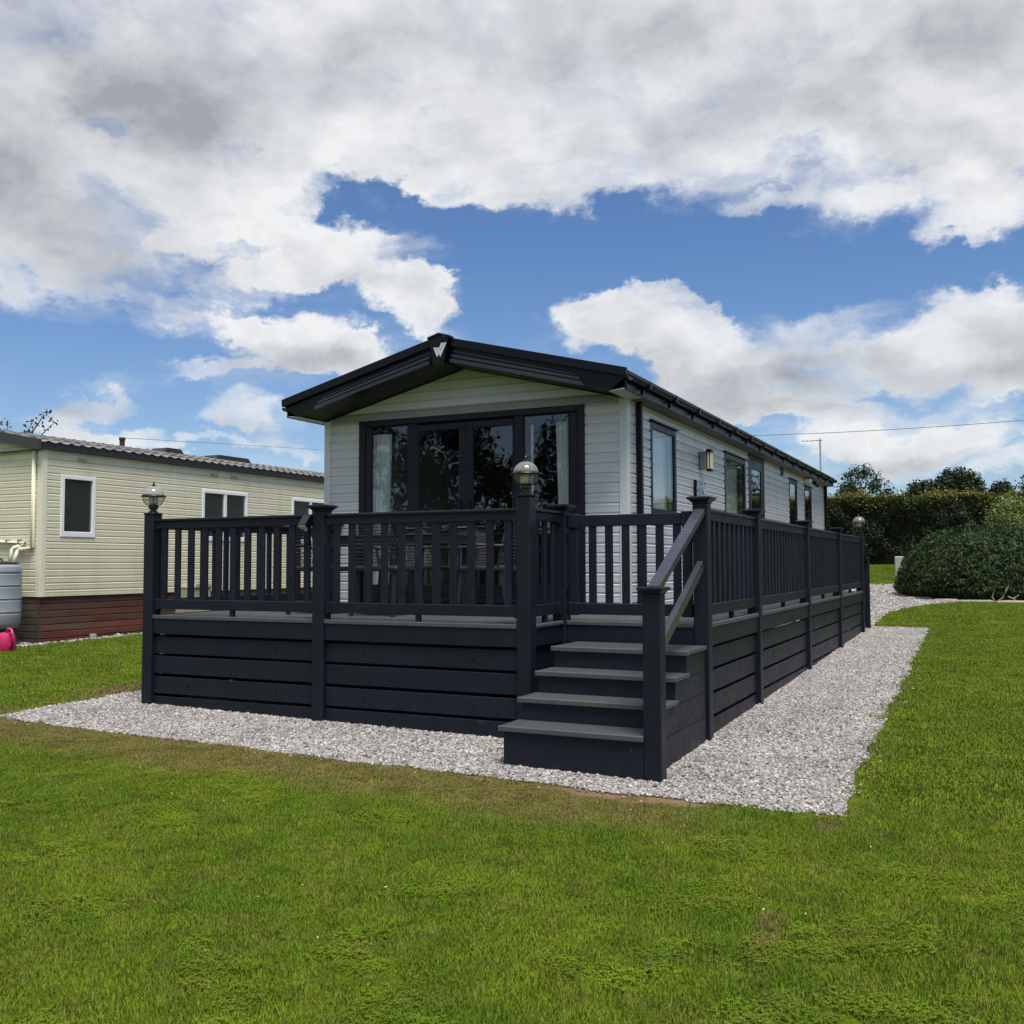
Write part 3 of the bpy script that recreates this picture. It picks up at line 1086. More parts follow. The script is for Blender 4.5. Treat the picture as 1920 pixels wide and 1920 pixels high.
def curtain(x0, x1, xb0, xb1, y, z0, z1, folds, m, parent, seed=0):
    rr = random.Random(seed)
    n, rows = folds * 8, 8
    ph = [rr.uniform(-.6, .6) for _ in range(folds + 1)]
    vs, fs = [], []
    for j in range(rows + 1):
        t = j / rows
        for i in range(n + 1):
            s = i / n
            x = (x0 + (x1 - x0) * s) * t + (xb0 + (xb1 - xb0) * s) * (1 - t)
            vs.append((x, y + .035 * math.sin(2 * math.pi * s * folds + ph[int(s * folds)] + .5 * t) * (1.1 - .4 * t), z0 + (z1 - z0) * t))
    for j in range(rows):
        for i in range(n):
            a = j * (n + 1) + i
            fs.append((a, a + 1, a + n + 2, a + n + 1))
    return build('curtain', MB().poly(vs, fs), m, parent, smooth=True)


curtain(-5.27, -4.95, -5.27, -4.99, LY0 + .105, .09, 2.25, 5, M_CURT, lodge, 1)
curtain(-2.58, -2.30, -2.53, -2.30, LY0 + .105, .09, 2.25, 5, M_CURT, lodge, 2)
build('pole', MB().tube([(-2.90, LY0 + .12, 1.35), (-2.90, LY0 + .12, 2.24)], .017), M_CURT, lodge)

# side windows, side door
SX = LX1 + .020
for i, (a0, a1, z0, z1) in enumerate(SIDE):
    if i == 2:
        dr = MB()
        for (s, e, p, q_) in ((a0, a0 + .09, z0, z1), (a1 - .09, a1, z0, z1), (a0 + .0905, a1 - .0905, z1 - .09, z1 - .0005)):
            dr.box(LX1 - .05, SX, s, e, p, q_, .006)
        dr.box(LX1 - .05, SX + .04, a0 - .03, a1 + .03, z1 + .0005, z1 + .025, .004)
        d0, d1 = a0 + .093, a1 - .093
        for (s, e, p, q_) in ((d0, d0 + .17, z0 + .02, z1 - .093), (d1 - .17, d1, z0 + .02, z1 - .093), (d0 + .1705, d1 - .1705, z1 - .26, z1 - .0935), (d0 + .1705, d1 - .1705, z0 + .0205, z0 + .95)):
            dr.box(LX1 - .045, SX - .006, s, e, p, q_, .005)
        do = build('side_door', dr, M_FRAME, lodge)
        pane('pane', do, 'side', SX - .02, d0 + .165, d1 - .165, z0 + .945, z1 - .255, M_GLASS)
        continue
    fixed('window', a0, a1, z0, z1, .085, 'side', SX, .06, gm=M_GLASS, hood=True)
for (a0, a1, z0, z1) in SIDE[:2]:
    n = 40
    vs = [(LX1 - .13 + .012 * math.sin(i * 1.9), a0 + (a1 - a0) * i / n, z) for z in (z0, z1) for i in range(n + 1)]
    build('net_curtain', MB().poly(vs, [(i, i + 1, n + 2 + i, n + 1 + i) for i in range(n)]), M_CURT, lodge, smooth=True)
build('vent', MB().box(LX1 + .014, LX1 + .035, 12.52, 12.76, 2.28, 2.45, .004), M_BLACK, lodge)

# roof
rs = MB()
for s in (-1, 1):
    xe = XC + s * 2.375
    rs.prism([(XC, 3.235), (XC, 3.275), (xe, 2.67), (xe, 2.63)], 'y', 2.735, LY1 + .25)
roof = build('roof', rs, M_ROOF, lodge)
SL = (3.285 - 2.69) / 2.36
for s in (-1, 1):
    X = lambda d: XC + s * d
    top = lambda d: 3.285 - SL * d
    bot = lambda d: 2.985 - .245 * d
    bb = MB()
    bb.prism([(X(.0), top(0) - .07), (X(2.36), top(2.36) - .07), (X(2.36), top(2.36) - .105), (X(2.17), bot(2.17)), (X(0), bot(0))], 'y', 2.70, 2.735)
    b0 = build('bargeboard', bb, M_BLACK, lodge)
    build('capping', MB().prism([(X(.06), top(.06)), (X(2.385), top(2.385)), (X(2.385), top(2.385) - .075), (X(2.37), top(2.37) - .098), (X(.06), top(.06) - .098)], 'y', 2.655, 2.6995), M_BLACK, b0)
    d0, d1 = .14, 1.82
    build('moulding', MB().prism([(X(d0), bot(d0) + .105), (X(d1), bot(d1) + .088), (X(d1), bot(d1) + .060), (X(d0), bot(d0) + .072)], 'y', 2.682, 2.6995), M_GLOSS, b0)
    build('moulding', MB().prism([(X(d0), bot(d0) + .050), (X(d1 + .03), bot(d1 + .03) + .042), (X(d1 + .06), bot(d1 + .06) + .0), (X(d0), bot(d0) + .004)], 'y', 2.668, 2.6995), M_GLOSS, b0)
    build('moulding', MB().prism([(X(d0), bot(d0) + .152), (X(d1 - .05), bot(d1 - .05) + .118), (X(d1 - .05), bot(d1 - .05) + .108), (X(d0), bot(d0) + .140)], 'y', 2.692, 2.6995), M_GLOSS, b0)
    for i in range(14):
        p, q_ = .02 + i * .152, .02 + i * .152 + .147
        build('soffit_board', MB().prism([(X(p), bot(p) + .012), (X(q_), bot(q_) + .012), (X(q_), bot(q_) + .022), (X(p), bot(p) + .022)], 'y', 2.737, LY0 - .028), M_SOFFIT, lodge)
    ex0, ex1 = sorted((XC + s * 2.155, XC + s * 2.34))
    build('eave_soffit', MB().prism([(XC + s * 2.155, 2.445), (XC + s * 2.335, 2.462), (XC + s * 2.335, 2.475), (XC + s * 2.155, 2.46)], 'y', 2.74, 3.40), M_TRIM, lodge)
    build('eave_soffit', MB().prism([(XC + s * 2.155, 2.445), (XC + s * 2.335, 2.462), (XC + s * 2.335, 2.475), (XC + s * 2.155, 2.46)], 'y', 3.402, LY1 + .2), M_EAVE, lodge)
    build('eave_fascia', MB().box(XC + s * 2.336, XC + s * 2.362, 2.74, LY1 + .2, 2.455, 2.62), M_BLACK, lodge)
    gx0 = XC + s * 2.364
    prof = [(gx0 + s * .05 * (1 - math.cos(a)) , 2.60 - .055 * math.sin(a)) for a in [math.pi * i / 8 for i in range(9)]]
    gprof = prof + [(p[0] + (0.006 * s if False else 0), p[1] + .0) for p in []]
    gp_in = [(gx0 + s * (.05 - .044 * math.cos(a)), 2.604 - .047 * math.sin(a)) for a in [math.pi * i / 8 for i in range(8, -1, -1)]]
    gut = build('gutter', MB().prism([(a, z) for a, z in prof] + gp_in, 'y', 2.76, LY1 + .2), M_BLACK, lodge)
    if s > 0:
        for i in range(15):
            y = 3.25 + i * 1.06
            build('bracket', MB().box(gx0 - .10, gx0 + .108, y, y + .05, 2.528, 2.545).box(gx0 + .1005, gx0 + .108, y, y + .05, 2.5455, 2.615).box(gx0 - .10, gx0 + .02, y + .01, y + .04, 2.47, 2.5275), M_BLACK, gut)
build('downpipe', MB().box(LX1 + .022, LX1 + .092, 3.60, 3.668, -.05, 2.54, .008), M_BLACK, lodge)
build('downpipe', MB().box(LX1 + .024, LX1 + .092, 18.08, 18.15, -.7, 2.54, .008), M_BLACK, lodge)

# keystone badge with the double chevron emblem
badge = build('badge', MB().prism([(-3.880, 3.235), (-3.75, 3.275), (-3.62, 3.235), (-3.680, 2.93), (-3.815, 2.93)], 'y', 2.60, 2.654), M_BLACK, lodge)
build('badge_rim', MB().prism([(-3.905, 3.262), (-3.75, 3.308), (-3.595, 3.262), (-3.595, 3.238), (-3.75, 3.283), (-3.905, 3.238)], 'y', 2.592, 2.70), M_BLACK, badge)


def emblem(polys, x0, zt, sc, ymin, y1, m, parent):
    for po in polys:
        build('emblem', MB().prism([(x0 + (px + 0) * sc, zt - (py + .12 * px) * sc) for px, py in po], 'y', ymin, y1), m, parent)


EMB = [[(540, 770), (665, 770), (795, 1035), (720, 1165)], [(695, 765), (808, 755), (880, 885), (1045, 550), (1155, 540), (870, 1155)], [(905, 562), (1012, 555), (886, 832), (830, 742)]]
EMB = [[(x / 24 - 14.6, y / 24 - 18.5) for x, y in po] for po in EMB]
emblem(EMB, -3.875, 3.235, 1 / 141.0, 2.594, 2.5995, M_SILVER, badge)

# ------------------------------------------------------------------ the deck
PW = .131
deck = thing('deck', 'raised anthracite deck with vertical baluster railings round the front and side of the lodge', 'decking', (-2.9, 0, -1.0))


def post(x, y, top, cap='flare', label=None):
    b0 = gz(x + .06, y + .06) - .06
    o = build('post', MB().box(x, x + PW, y, y + PW, b0, top, .008), M_POST, deck)
    cx, cy = x + PW / 2, y + PW / 2
    h = PW / 2
    if cap == 'flare':
        vs, fs = [], []
        for r_, z in ((h + .002, top - .004), (h + .004, top + .006), (h + .030, top + .030), (h + .040, top + .034), (h + .040, top + .050), (h + .020, top + .056)):
            vs += [(cx - r_, cy - r_, z), (cx + r_, cy - r_, z), (cx + r_, cy + r_, z), (cx - r_, cy + r_, z)]
        for j in range(5):
            for i in range(4):
                fs.append((j * 4 + i, j * 4 + (i + 1) % 4, j * 4 + 4 + (i + 1) % 4, j * 4 + 4 + i))
        fs += [(3, 2, 1, 0), (20, 21, 22, 23)]
        build('post_cap', MB().poly(vs, fs), M_POST, o)
    else:
        build('post_cap', MB().box(cx - h - .006, cx + h + .006, cy - h - .006, cy + h + .006, top + .0005, top + .022, .008), M_POST, o)
    return o


XA, XB, XCP, RY = -5.79, -3.609, -1.463, .737
SY = [.737, 2.779, 5.839, 8.83, 11.789]
post(XA, 0, 1.045, 'flat'); post(XB, 0, 1.030); post(XCP, 0, 1.095, 'flat'); post(XCP + .012, RY, 1.010)
post(XA, LY0 - .18, 1.02)
post(-PW, SY[0], 1.040)
for y in SY[1:4]: post(-PW, y, 1.030)
post(-PW, SY[4], 1.085, 'flat')


def chamfer_mesh(name, sx, sy, sz, b):
    me = bpy.data.meshes.new(name)
    mb = MB().box(-sx / 2, sx / 2, -sy / 2, sy / 2, 0, sz, b)
    me.from_pydata(mb.v, [], mb.f)
    fixn(me)
    me.materials.append(M_DECK)
    return me


BAL_X = chamfer_mesh('baluster', .070, .034, .748, .006)
BAL_Y = chamfer_mesh('baluster', .034, .070, .748, .006)
FOOT = chamfer_mesh('foot', .045, .045, .07, .004)


def panel(axis, fixed_, a0, a1, nb, foot=True, zl=.0):
    """railing between two posts, running along x or y"""
    o = bpy.data.objects.new('railing_panel', None)
    COL.objects.link(o)
    o.parent = deck
    mid = (a0 + a1) / 2
    wloc = Vector((mid, fixed_, 0)) if axis == 'x' else Vector((fixed_, mid, 0))
    o.location = wloc - wl(deck)
    o.empty_display_size = .1
    WL[o.name] = wloc

    def bx(mb, s, e, w_, z0, z1, b):
        return mb.box(s, e, fixed_ - w_, fixed_ + w_, z0, z1, b) if axis == 'x' else mb.box(fixed_ - w_, fixed_ + w_, s, e, z0, z1, b)
    t = MB()
    bx(t, a0 + .001, a1 - .001, .043, .970, 1.0, .009)
    bx(t, a0 + .001, a1 - .001, .026, .898, .9695, .004)
    bx(t, a0 + .0005, a0 + .035, .033, .885, .968, .003)
    bx(t, a1 - .035, a1 - .0005, .033, .885, .968, .003)
    build('top_rail', t, M_DECK, o)
    t = MB()
    bx(t, a0 + .001, a1 - .001, .027, .066, .166, .006)
    bx(t, a0 + .0005, a0 + .035, .034, .055, .172, .003)
    bx(t, a1 - .035, a1 - .0005, .034, .055, .172, .003)
    build('bottom_rail', t, M_DECK, o)
    pitch = (a1 - a0) / (nb + .12)
    for i in range(nb):
        a = a0 + pitch * (i + .56) + random.uniform(-.004, .004)
        link('baluster', BAL_X if axis == 'x' else BAL_Y, o, (a, fixed_, .158) if axis == 'x' else (fixed_, a, .158))
    if foot:
        for a in ([mid] if a1 - a0 > .8 else [mid]):
            link('foot', FOOT, o, (a, fixed_, 0.0) if axis == 'x' else (fixed_, a, 0.0))
    return o


panel('x', PW / 2, XA + PW, XB, 11)
panel('x', PW / 2, XB + PW, XCP, 11)
panel('y', XCP + PW / 2 + .006, PW, RY, 3)
panel('y', XA + PW / 2, PW, LY0 - .18, 16)
for (y0, y1), n in zip(zip(SY, SY[1:]), (10, 16, 16, 16)):
    panel('y', -PW / 2, y0 + PW, y1, n)

# walking surface
for i in range(31):
    x0 = XA + .01 + i * .1434
    build('deck_board', MB().box(x0, x0 + .1404, .03, 3.30, -.026, -.002 - .001 * (i % 2), .003), M_BOARD, deck)
for i in range(8):
    x0 = -1.345 + i * .1655
    y0 = RY + .03
    build('deck_board', MB().box(x0, x0 + .1615, y0, 3.30 if x0 < LX1 - .01 else 11.9, -.026, -.002 - .001 * (i % 2), .003), M_BOARD, deck)
for i in range(2):
    x0 = LX1 - .053 + .0 + i * .1655
    build('deck_board', MB().box(max(x0, LX1 + .025), x0 + .1615, 3.304, 11.9, -.026, -.002 - .001 * (i % 2), .003), M_BOARD, deck)

BZ = [-.215 - .2045 * i for i in range(4)]
SCREW = MB()


def screw(x, y, z, ax):
    r_ = .0085
    if ax == 'x': SCREW.box(x - r_, x + r_, y - .0035, y + .001, z - r_, z + r_)
    else: SCREW.box(x - .001, x + .0035, y - r_, y + r_, z - r_, z + r_)


def bay(axis, pos, a0, a1, sgn):
    """edging, fascia and skirting boards of one bay; sgn is the way the face looks"""
    def bx(s, e, d0, d1, z0, z1, b):
        y0, y1 = sorted((pos + sgn * d0, pos + sgn * d1))
        return MB().box(s, e, y0, y1, z0, z1, b) if axis == 'x' else MB().box(y0, y1, s, e, z0, z1, b)
    build('edging', bx(a0, a1, -.035, .004, -.034, .004, .005), M_LIP, deck)
    build('fascia_board', bx(a0, a1, -.040, -.006, -.190, -.0345, .004), M_DECK, deck)
    for zt in BZ:
        g0 = gz(*((a0, pos) if axis == 'x' else (pos, a0))); g1 = gz(*((a1, pos) if axis == 'x' else (pos, a1)))
        zb = max(zt - .176, min(g0, g1) - .08)
        if zt < min(g0, g1) + .01: continue
        j = random.uniform(-.004, .004)
        build('skirting_board', bx(a0 + .002, a1 - .002, -.060 + j * .5, -.030 + j * .5, zb, zt + j, .004), M_DECK, deck)
        for f in (.22, .78):
            a = a0 + (a1 - a0) * f + random.uniform(-.02, .02)
            z = zt - .088
            if z < max(g0, g1) + .03: continue
            if axis == 'x': screw(a, pos + sgn * -.0305, z, 'x')
            else: screw(pos + sgn * -.0305, a, z, 'y')


bay('x', .015, XA + PW, XB, -1)
bay('x', .015, XB + PW, XCP, -1)
bay('x', RY + .015, XCP + PW + .014, -PW, -1)
bay('y', XCP + PW - .015, PW, RY, 1)
for y0, y1 in zip(SY, SY[1:]): bay('y', -.015, y0 + PW, y1, 1)
bay('y', XA + .015, PW, LY0 - .18, -1)
so_ = build('screws', SCREW, M_BLACK, deck)
so_['kind'] = 'stuff'
bm_ = MB()
for x in (-4.9, -3.0, -2.2): bm_.box(x, x + .08, .08, 3.2, -.20, -.03)
bm_.box(XA + .15, XCP, 1.2, 1.25, -1.0, -.21)
build('joist', bm_, M_DKPL, deck)

# gate across the head of the steps
gate = thing('gate', 'closed baluster gate at the head of the deck steps', 'gate', (-1.28, RY + .06, .05))
g0, g1, gy_ = -1.312, -.145, RY + .065
build('top_rail', MB().box(g0 + .10, g1 - .10, gy_ - .024, gy_ + .024, .858, .962, .006).box(g0, g0 + .0995, gy_ - .03, gy_ + .03, .845, .975, .008).box(g1 - .0995, g1, gy_ - .03, gy_ + .03, .845, .975, .008), M_DECK, gate)
build('bottom_rail', MB().box(g0 + .10, g1 - .10, gy_ - .024, gy_ + .024, .062, .165, .006).box(g0, g0 + .0995, gy_ - .03, gy_ + .03, .055, .172, .008).box(g1 - .0995, g1, gy_ - .03, gy_ + .03, .055, .172, .008), M_DECK, gate)
for i in range(6):
    link('baluster', BAL_X, gate, (g0 + .235 + i * .158, gy_, .14))
for x in (g0 + .05, g1 - .05):
    build('stile', MB().box(x - .042, x + .042, gy_ - .02, gy_ + .02, .1725, .8445, .005), M_DECK, gate)
build('hinge', MB().box(g0 - .012, g0 - .0005, gy_ - .035, gy_ - .005, .72, .80).box(g0 - .012, g0 - .0005, gy_ - .035, gy_ - .005, .22, .30), M_BLACK, gate)
build('latch', MB().box(g1 - .03, g1 + .012, gy_ - .040, gy_ - .0305, .70, .78, .003), M_BLACK, gate)

# ------------------------------------------------------------------ front steps
st = thing('steps', 'four dark composite steps with a sloping handrail up to the deck gate', 'steps', (-.6, -.3, -1.02))
XL, RUN = -1.188, .32
fr_ = [.10 - RUN * i for i in range(4)]
for i, yf in enumerate(fr_):
    zt = -.175 * (i + 1)
    yb = RY - .0495 if i == 0 else fr_[i - 1] + .05
    xr = (-.004, 0, 0, -.062)[i]
    xl = XL - (0, 0, .006, .012)[i]
    tr = build('tread', MB().box(xl, xr, yf + .034, yb, zt - .034, zt, .004), M_BOARD, st)
    build('nosing', MB().box(xl - .004, xr + .004, yf, yf + .0335, zt - .040, zt + .002, .006), M_LIP, tr)
    zb = -.175 * (i + 2) + .0005 if i < 3 else gz(-.6, yf) + .02
    build('riser', MB().box(XL + .02, (xr if i == 3 else xr - .02), yf + .025, yf + .049, zb, zt - .0345, .003), M_DECK, st)
ends_l = MB()
for i, yf in enumerate(fr_):
    zt = -.175 * (i + 1) - .041
    yb = RY - .06 if i == 0 else fr_[i - 1] + .024
    ends_l.box(XL + .021, XL + .045, yf + .05, max(yb, yf + .06), -.175 * (i + 2) if i < 3 else -.99, zt)
build('side_panel', ends_l, M_DECK, st)
ny0_ = -.845
for z0, z1, y0 in ((-1.03, -.775, -.648), (-.771, -.570, -.648), (-.566, -.392, -.19), (-.388, -.217, .13)):
    build('side_board', MB().box(-.046, -.022, y0 if y0 > -.6 else ny0_ + PW + .001, RY - .06, z0, z1, .003), M_DECK, st)
nx0, ny0 = -.060, -.845
nw = build('newel_post', MB().box(nx0, nx0 + PW, ny0, ny0 + PW, -1.06, .308, .008), M_POST, st)
c = (nx0 + PW / 2, ny0 + PW / 2)
vs, fs = [], []
for r_, z in ((.068, .304), (.070, .312), (.088, .330), (.098, .334), (.098, .348), (.080, .354)):
    vs += [(c[0] - r_, c[1] - r_, z), (c[0] + r_, c[1] - r_, z), (c[0] + r_, c[1] + r_, z), (c[0] - r_, c[1] + r_, z)]
for j in range(5):
    for i in range(4):
        fs.append((j * 4 + i, j * 4 + (i + 1) % 4, j * 4 + 4 + (i + 1) % 4, j * 4 + 4 + i))
fs += [(3, 2, 1, 0), (20, 21, 22, 23)]
build('post_cap', MB().poly(vs, fs), M_POST, nw)
hr = build('handrail', MB().bar((-.062, RY - .002, .965), (.000, ny0 + PW * .7, .335), .088, .052), M_RAIL, st)
build('bracket', MB().box(-.095, -.03, RY - .012, RY - .001, .93, .99), M_LIP, st)
build('lower_rail', MB().bar((-.062, RY - .002, .50), (.004, ny0 + PW + .001, -.12), .048, .085), M_RAIL, st)

# rear steps at the far end of the side deck
rst = thing('rear_steps', 'dark rear steps with a newel post beyond the far end of the side deck', 'steps', (-.5, 12.6, -.77))
nb_ = gz(0, 12.8)
rn = build('newel_post', MB().box(-.125, -.002, 12.74, 12.863, nb_ - .04, .60, .006), M_POST, rst)
build('post_cap', MB().box(-.135, .008, 12.73, 12.873, .6005, .630, .006), M_POST, rn)
build('handrail', MB().bar((-.064, SY[4] + PW + .002, .965), (-.064, 12.74, .55), .08, .05), M_DECK, rst)
for i in range(3):
    build('tread', MB().box(-1.2, -.13, 11.96 + i * .28, 12.26 + i * .28, -.2 * (i + 1) - .034, -.2 * (i + 1), .004), M_BOARD, rst)
    build('riser', MB().box(-1.18, -.14, 11.955 + i * .28, 11.975 + i * .28, -.2 * (i + 1) - .2, -.2 * (i + 1) - .0345), M_DECK, rst)

# ------------------------------------------------------------------ lamps


def make_lamp(label, loc):
    L = thing('post_lamp', label, 'lamp', loc, 'globe lamps standing on the deck posts')
    x, y, z = loc
    build('base', MB().lathe([(.052, 0), (.052, .012), (.034, .020), (.034, .038), (.050, .046), (.052, .075), (.060, .082)], loc, 20), M_LAMPM, L, smooth='auto')
    build('globe', MB().lathe([(.060, .083)] + [(.108 * math.sin(a), .170 - .108 * math.cos(a)) for a in [math.pi * (.20 + .30 * i / 7) for i in range(8)]], loc, 28), M_SMOKE, L, smooth=True)
    ri = MB().lathe([(.106, .168), (.128, .170), (.131, .175), (.128, .180), (.106, .182)], loc, 28)
    for kx, ky in ((.138, 0), (-.138, 0), (0, .138), (0, -.138)):
        ri.box(x + kx - .008, x + kx + .008, y + ky - .008, y + ky + .008, z + .168, z + .183)
    for i in range(4):
        a = math.pi / 4 + i * math.pi / 2
        pts = [(x + (.109 * math.sin(t)) * math.cos(a), y + (.109 * math.sin(t)) * math.sin(a), z + .170 - .109 * math.cos(t)) for t in [math.pi * (.19 + .3 * j / 5) for j in range(6)]]
        ri.tube(pts, .0045, 6)
    build('cage', ri, M_LAMPM, L, smooth='auto')
    build('dome', MB().lathe([(.1085 * math.cos(a), .184 + .098 * math.sin(a)) for a in [math.pi / 2 * i / 9 for i in range(9)]] + [(.018, .2815)], loc, 28), M_DOME, L, smooth=True)
    build('finial', MB().lathe([(.020, .2805), (.022, .290), (.010, .296), (.009, .312), (.013, .318), (.006, .330)], loc, 14), M_LAMPM, L, smooth='auto')
    build('bulb', MB().lathe([(.030, .085), (.046, .10), (.050, .150), (.044, .165)], loc, 16), M_BULB, L, smooth=True)
    return L


def copy_tree(o, parent=None, delta=None):
    c = o.copy()
    COL.objects.link(c)
    if parent is not None:
        c.parent = parent
    for ch in list(o.children):
        copy_tree(ch, c)
    return c


lampC = make_lamp('smoked globe lamp on the tall post left of the steps', (XCP + PW / 2, PW / 2, 1.118))
for lab, loc in (('smoked globe lamp on the front corner post beside the cream caravan', (XA + PW / 2, PW / 2, 1.068)), ('smoked globe lamp on the last post at the far end of the side railing', (-PW / 2, SY[4] + PW / 2, 1.108))):
    c = copy_tree(lampC)
    c.location = loc
    c['label'] = lab

sol = thing('solar_light', 'small black solar light clipped to the left side of the middle front post', 'light', (XB - .06, .02, .85))
build('housing', MB().prism([(-.085, .895), (-.005, .985), (.02, .985), (.02, .89), (-.04, .862)], 'x', XB - .105, XB - .012), M_BLACK, sol)
build('panel', MB().poly([(XB - .10, -.0885, .8955), (XB - .017, -.0885, .8955), (XB - .017, -.0075, .9865), (XB - .10, -.0075, .9865), (XB - .10, -.0885, .8985), (XB - .017, -.0885, .8985), (XB - .017, -.0085, .9895), (XB - .10, -.0085, .9895)], [(4, 5, 6, 7), (0, 1, 5, 4), (1, 2, 6, 5), (2, 3, 7, 6), (3, 0, 4, 7)]), M_PV, sol)
build('lens', MB().prism([(-.083, .890), (-.045, .858), (-.047, .853), (-.088, .884)], 'x', XB - .098, XB - .02), M_TUB, sol)
build('sensor', MB().lathe([(.011, 0), (.014, .008), (.010, .018)], (XB - .06, -.02, .842), 10), M_WHITE, sol)

wlm = thing('wall_lamp', 'slim black and brass wall lamp between the first two side windows', 'lamp', (LX1 + .02, 6.45, 1.87))
build('back_plate', MB().box(LX1 + .017, LX1 + .025, 6.40, 6.50, 1.88, 2.14), M_BLACK, wlm)
build('body', MB().box(LX1 + .0255, LX1 + .125, 6.395, 6.505, 1.885, 2.135, .004), M_GREY, wlm)
build('cap', MB().box(LX1 + .126, LX1 + .205, 6.385, 6.515, 2.125, 2.170, .004), M_BLACK, wlm)
build('cap', MB().box(LX1 + .126, LX1 + .205, 6.385, 6.515, 1.850, 1.885, .004), M_BLACK, wlm)
for yy, xx in ((6.41, .15), (6.41, .188), (6.49, .188)):
    build('tube', MB().lathe([(.014, 1.886), (.014, 2.124)], (LX1 + xx, yy, 0), 10), M_GOLD, wlm, smooth='auto')
build('spine', MB().box(LX1 + .1255, LX1 + .165, 6.43, 6.50, 1.8855, 2.1245), M_BLACK, wlm)

sg = thing('wall_sign', 'small clear acrylic wall sign with a grey chevron below the wall lamp', 'sign', (LX1 + .03, 6.4, 1.40))
build('panel', MB().box(LX1 + .045, LX1 + .055, 6.13, 6.62, 1.40, 1.70), M_ACRYL, sg)
build('edge_strip', MB().box(LX1 + .017, LX1 + .060, 6.10, 6.129, 1.40, 1.71, .003), M_BLACK, sg)
build('emblem', MB().prism([(6.22, 1.63), (6.25, 1.63), (6.28, 1.52), (6.33, 1.67), (6.37, 1.67), (6.29, 1.46), (6.265, 1.46)], 'x', LX1 + .0555, LX1 + .058), M_GREY, sg)

for y, lab in ((15.35, 'white security light with black heads above the fourth side window'),):
    sl_ = thing('security_light', lab, 'light', (LX1 + .05, y, 2.33))
    build('housing', MB().box(LX1 + .018, LX1 + .15, y - .12, y + .12, 2.33, 2.42, .01), M_WHITE, sl_)
    build('lamp_head', MB().box(LX1 + .16, LX1 + .25, y + .16, y + .30, 2.30, 2.38, .01), M_BLACK, sl_)
    build('lamp_head', MB().box(LX1 + .16, LX1 + .25, y + .45, y + .60, 2.27, 2.35, .01), M_BLACK, sl_)
    build('arm', MB().bar((LX1 + .12, y + .12, 2.37), (LX1 + .19, y + .5, 2.345), .025, .025), M_BLACK, sl_)

ae = thing('aerial', 'tv aerial on a thin grey pole at the far corner of the lodge roof', 'aerial', (-1.72, 18.35, 2.3))
build('pole', MB().tube([(-1.72, 18.35, 2.2), (-1.72, 18.35, 3.70)], .021), M_STEEL, ae)
build('boom', MB().tube([(-1.66, 18.37, 3.66), (-2.12, 18.12, 3.63)], .016), M_STEEL, ae)
for i in range(5):
    t = i / 4
    x, y = -1.72 - .40 * t, 18.35 - .21 * t
    build('element', MB().tube([(x - .03, y + .06, 3.66 - .02 * t), (x + .03, y - .06, 3.66 - .02 * t)], .006, 6), M_STEEL, ae)

# ------------------------------------------------------------------ rattan table and chairs on the deck
tb = thing('table', 'black rattan garden table behind the front railing', 'table', (-3.75, 1.75, 0))
tz = .84
tt = MB().box(-4.60, -3.0, 1.35, 2.20, tz - .012, tz, .004)
build('tabletop', tt, M_RATTAN, tb)
build('apron', MB().box(-4.57, -3.03, 1.38, 1.41, tz - .10, tz - .0125).box(-4.57, -3.03, 2.14, 2.17, tz - .10, tz - .0125).box(-4.57, -4.54, 1.4105, 2.1395, tz - .10, tz - .0125).box(-3.06, -3.03, 1.4105, 2.1395, tz - .10, tz - .0125), M_RATTAN, tb)
for x in (-4.53, -3.10):
    for y in (1.45, 2.10):
        build('leg', MB().box(x - .035, x + .035, y - .035, y + .035, 0, tz - .1005, .006), M_RATTAN, tb)


def make_chair():
    o = thing('chair', 'x', 'chair', (0, 0, 0), 'black rattan chairs round the deck table')
    W2, sz = .27, .50
    build('seat', MB().box(-W2, W2, -.26, .27, sz - .05, sz, .012), M_RATTAN, o)
    # curved back shell with open weave strips
    n = 9
    vs, fs = [], []
    for j, (z, lean, wf) in enumerate(((sz + .004, .27, .96), (sz + .14, .30, 1.0), (sz + .30, .335, 1.0), (sz + .42, .365, .93), (sz + .46, .375, .86))):
        for i in range(n + 1):
            s = -1 + 2 * i / n
            vs.append((W2 * wf * s, lean - .07 * s * s, z))
    for j in range(4):
        for i in range(n):
            a = j * (n + 1) + i
            fs.append((a, a + 1, a + n + 2, a + n + 1))
    mbk = MB().poly(vs, fs)
    back = build('backrest', mbk, M_RATTAN, o, smooth=True)
    mod = back.modifiers.new('weave', 'SUBSURF'); mod.levels = mod.render_levels = 2; mod.subdivision_type = 'SIMPLE'
    mod = back.modifiers.new('open', 'WIREFRAME'); mod.thickness = .0075; mod.use_replace = True
    build('backrest_rim', MB().tube([(-W2 * .98, .20, sz), (-W2, .25, sz + .25), (-W2 * .86, .305, sz + .46), (0, .376, sz + .47), (W2 * .86, .305, sz + .46), (W2, .25, sz + .25), (W2 * .98, .20, sz)], .013, 6), M_RATTAN, o)
    for s in (-1, 1):
        build('leg', MB().bar((s * .23, -.22, sz - .0505), (s * .25, -.26, 0), .035, .035, (0, 1, 0)), M_RATTAN, o)
        build('leg', MB().bar((s * .23, .23, sz - .0505), (s * .25, .30, 0), .035, .035, (0, 1, 0)), M_RATTAN, o)
        build('armrest', MB().tube([(s * .275, .26, sz + .21), (s * .30, 0, sz + .22), (s * .29, -.22, sz + .19), (s * .26, -.235, sz)], .016, 6), M_RATTAN, o)
    return o


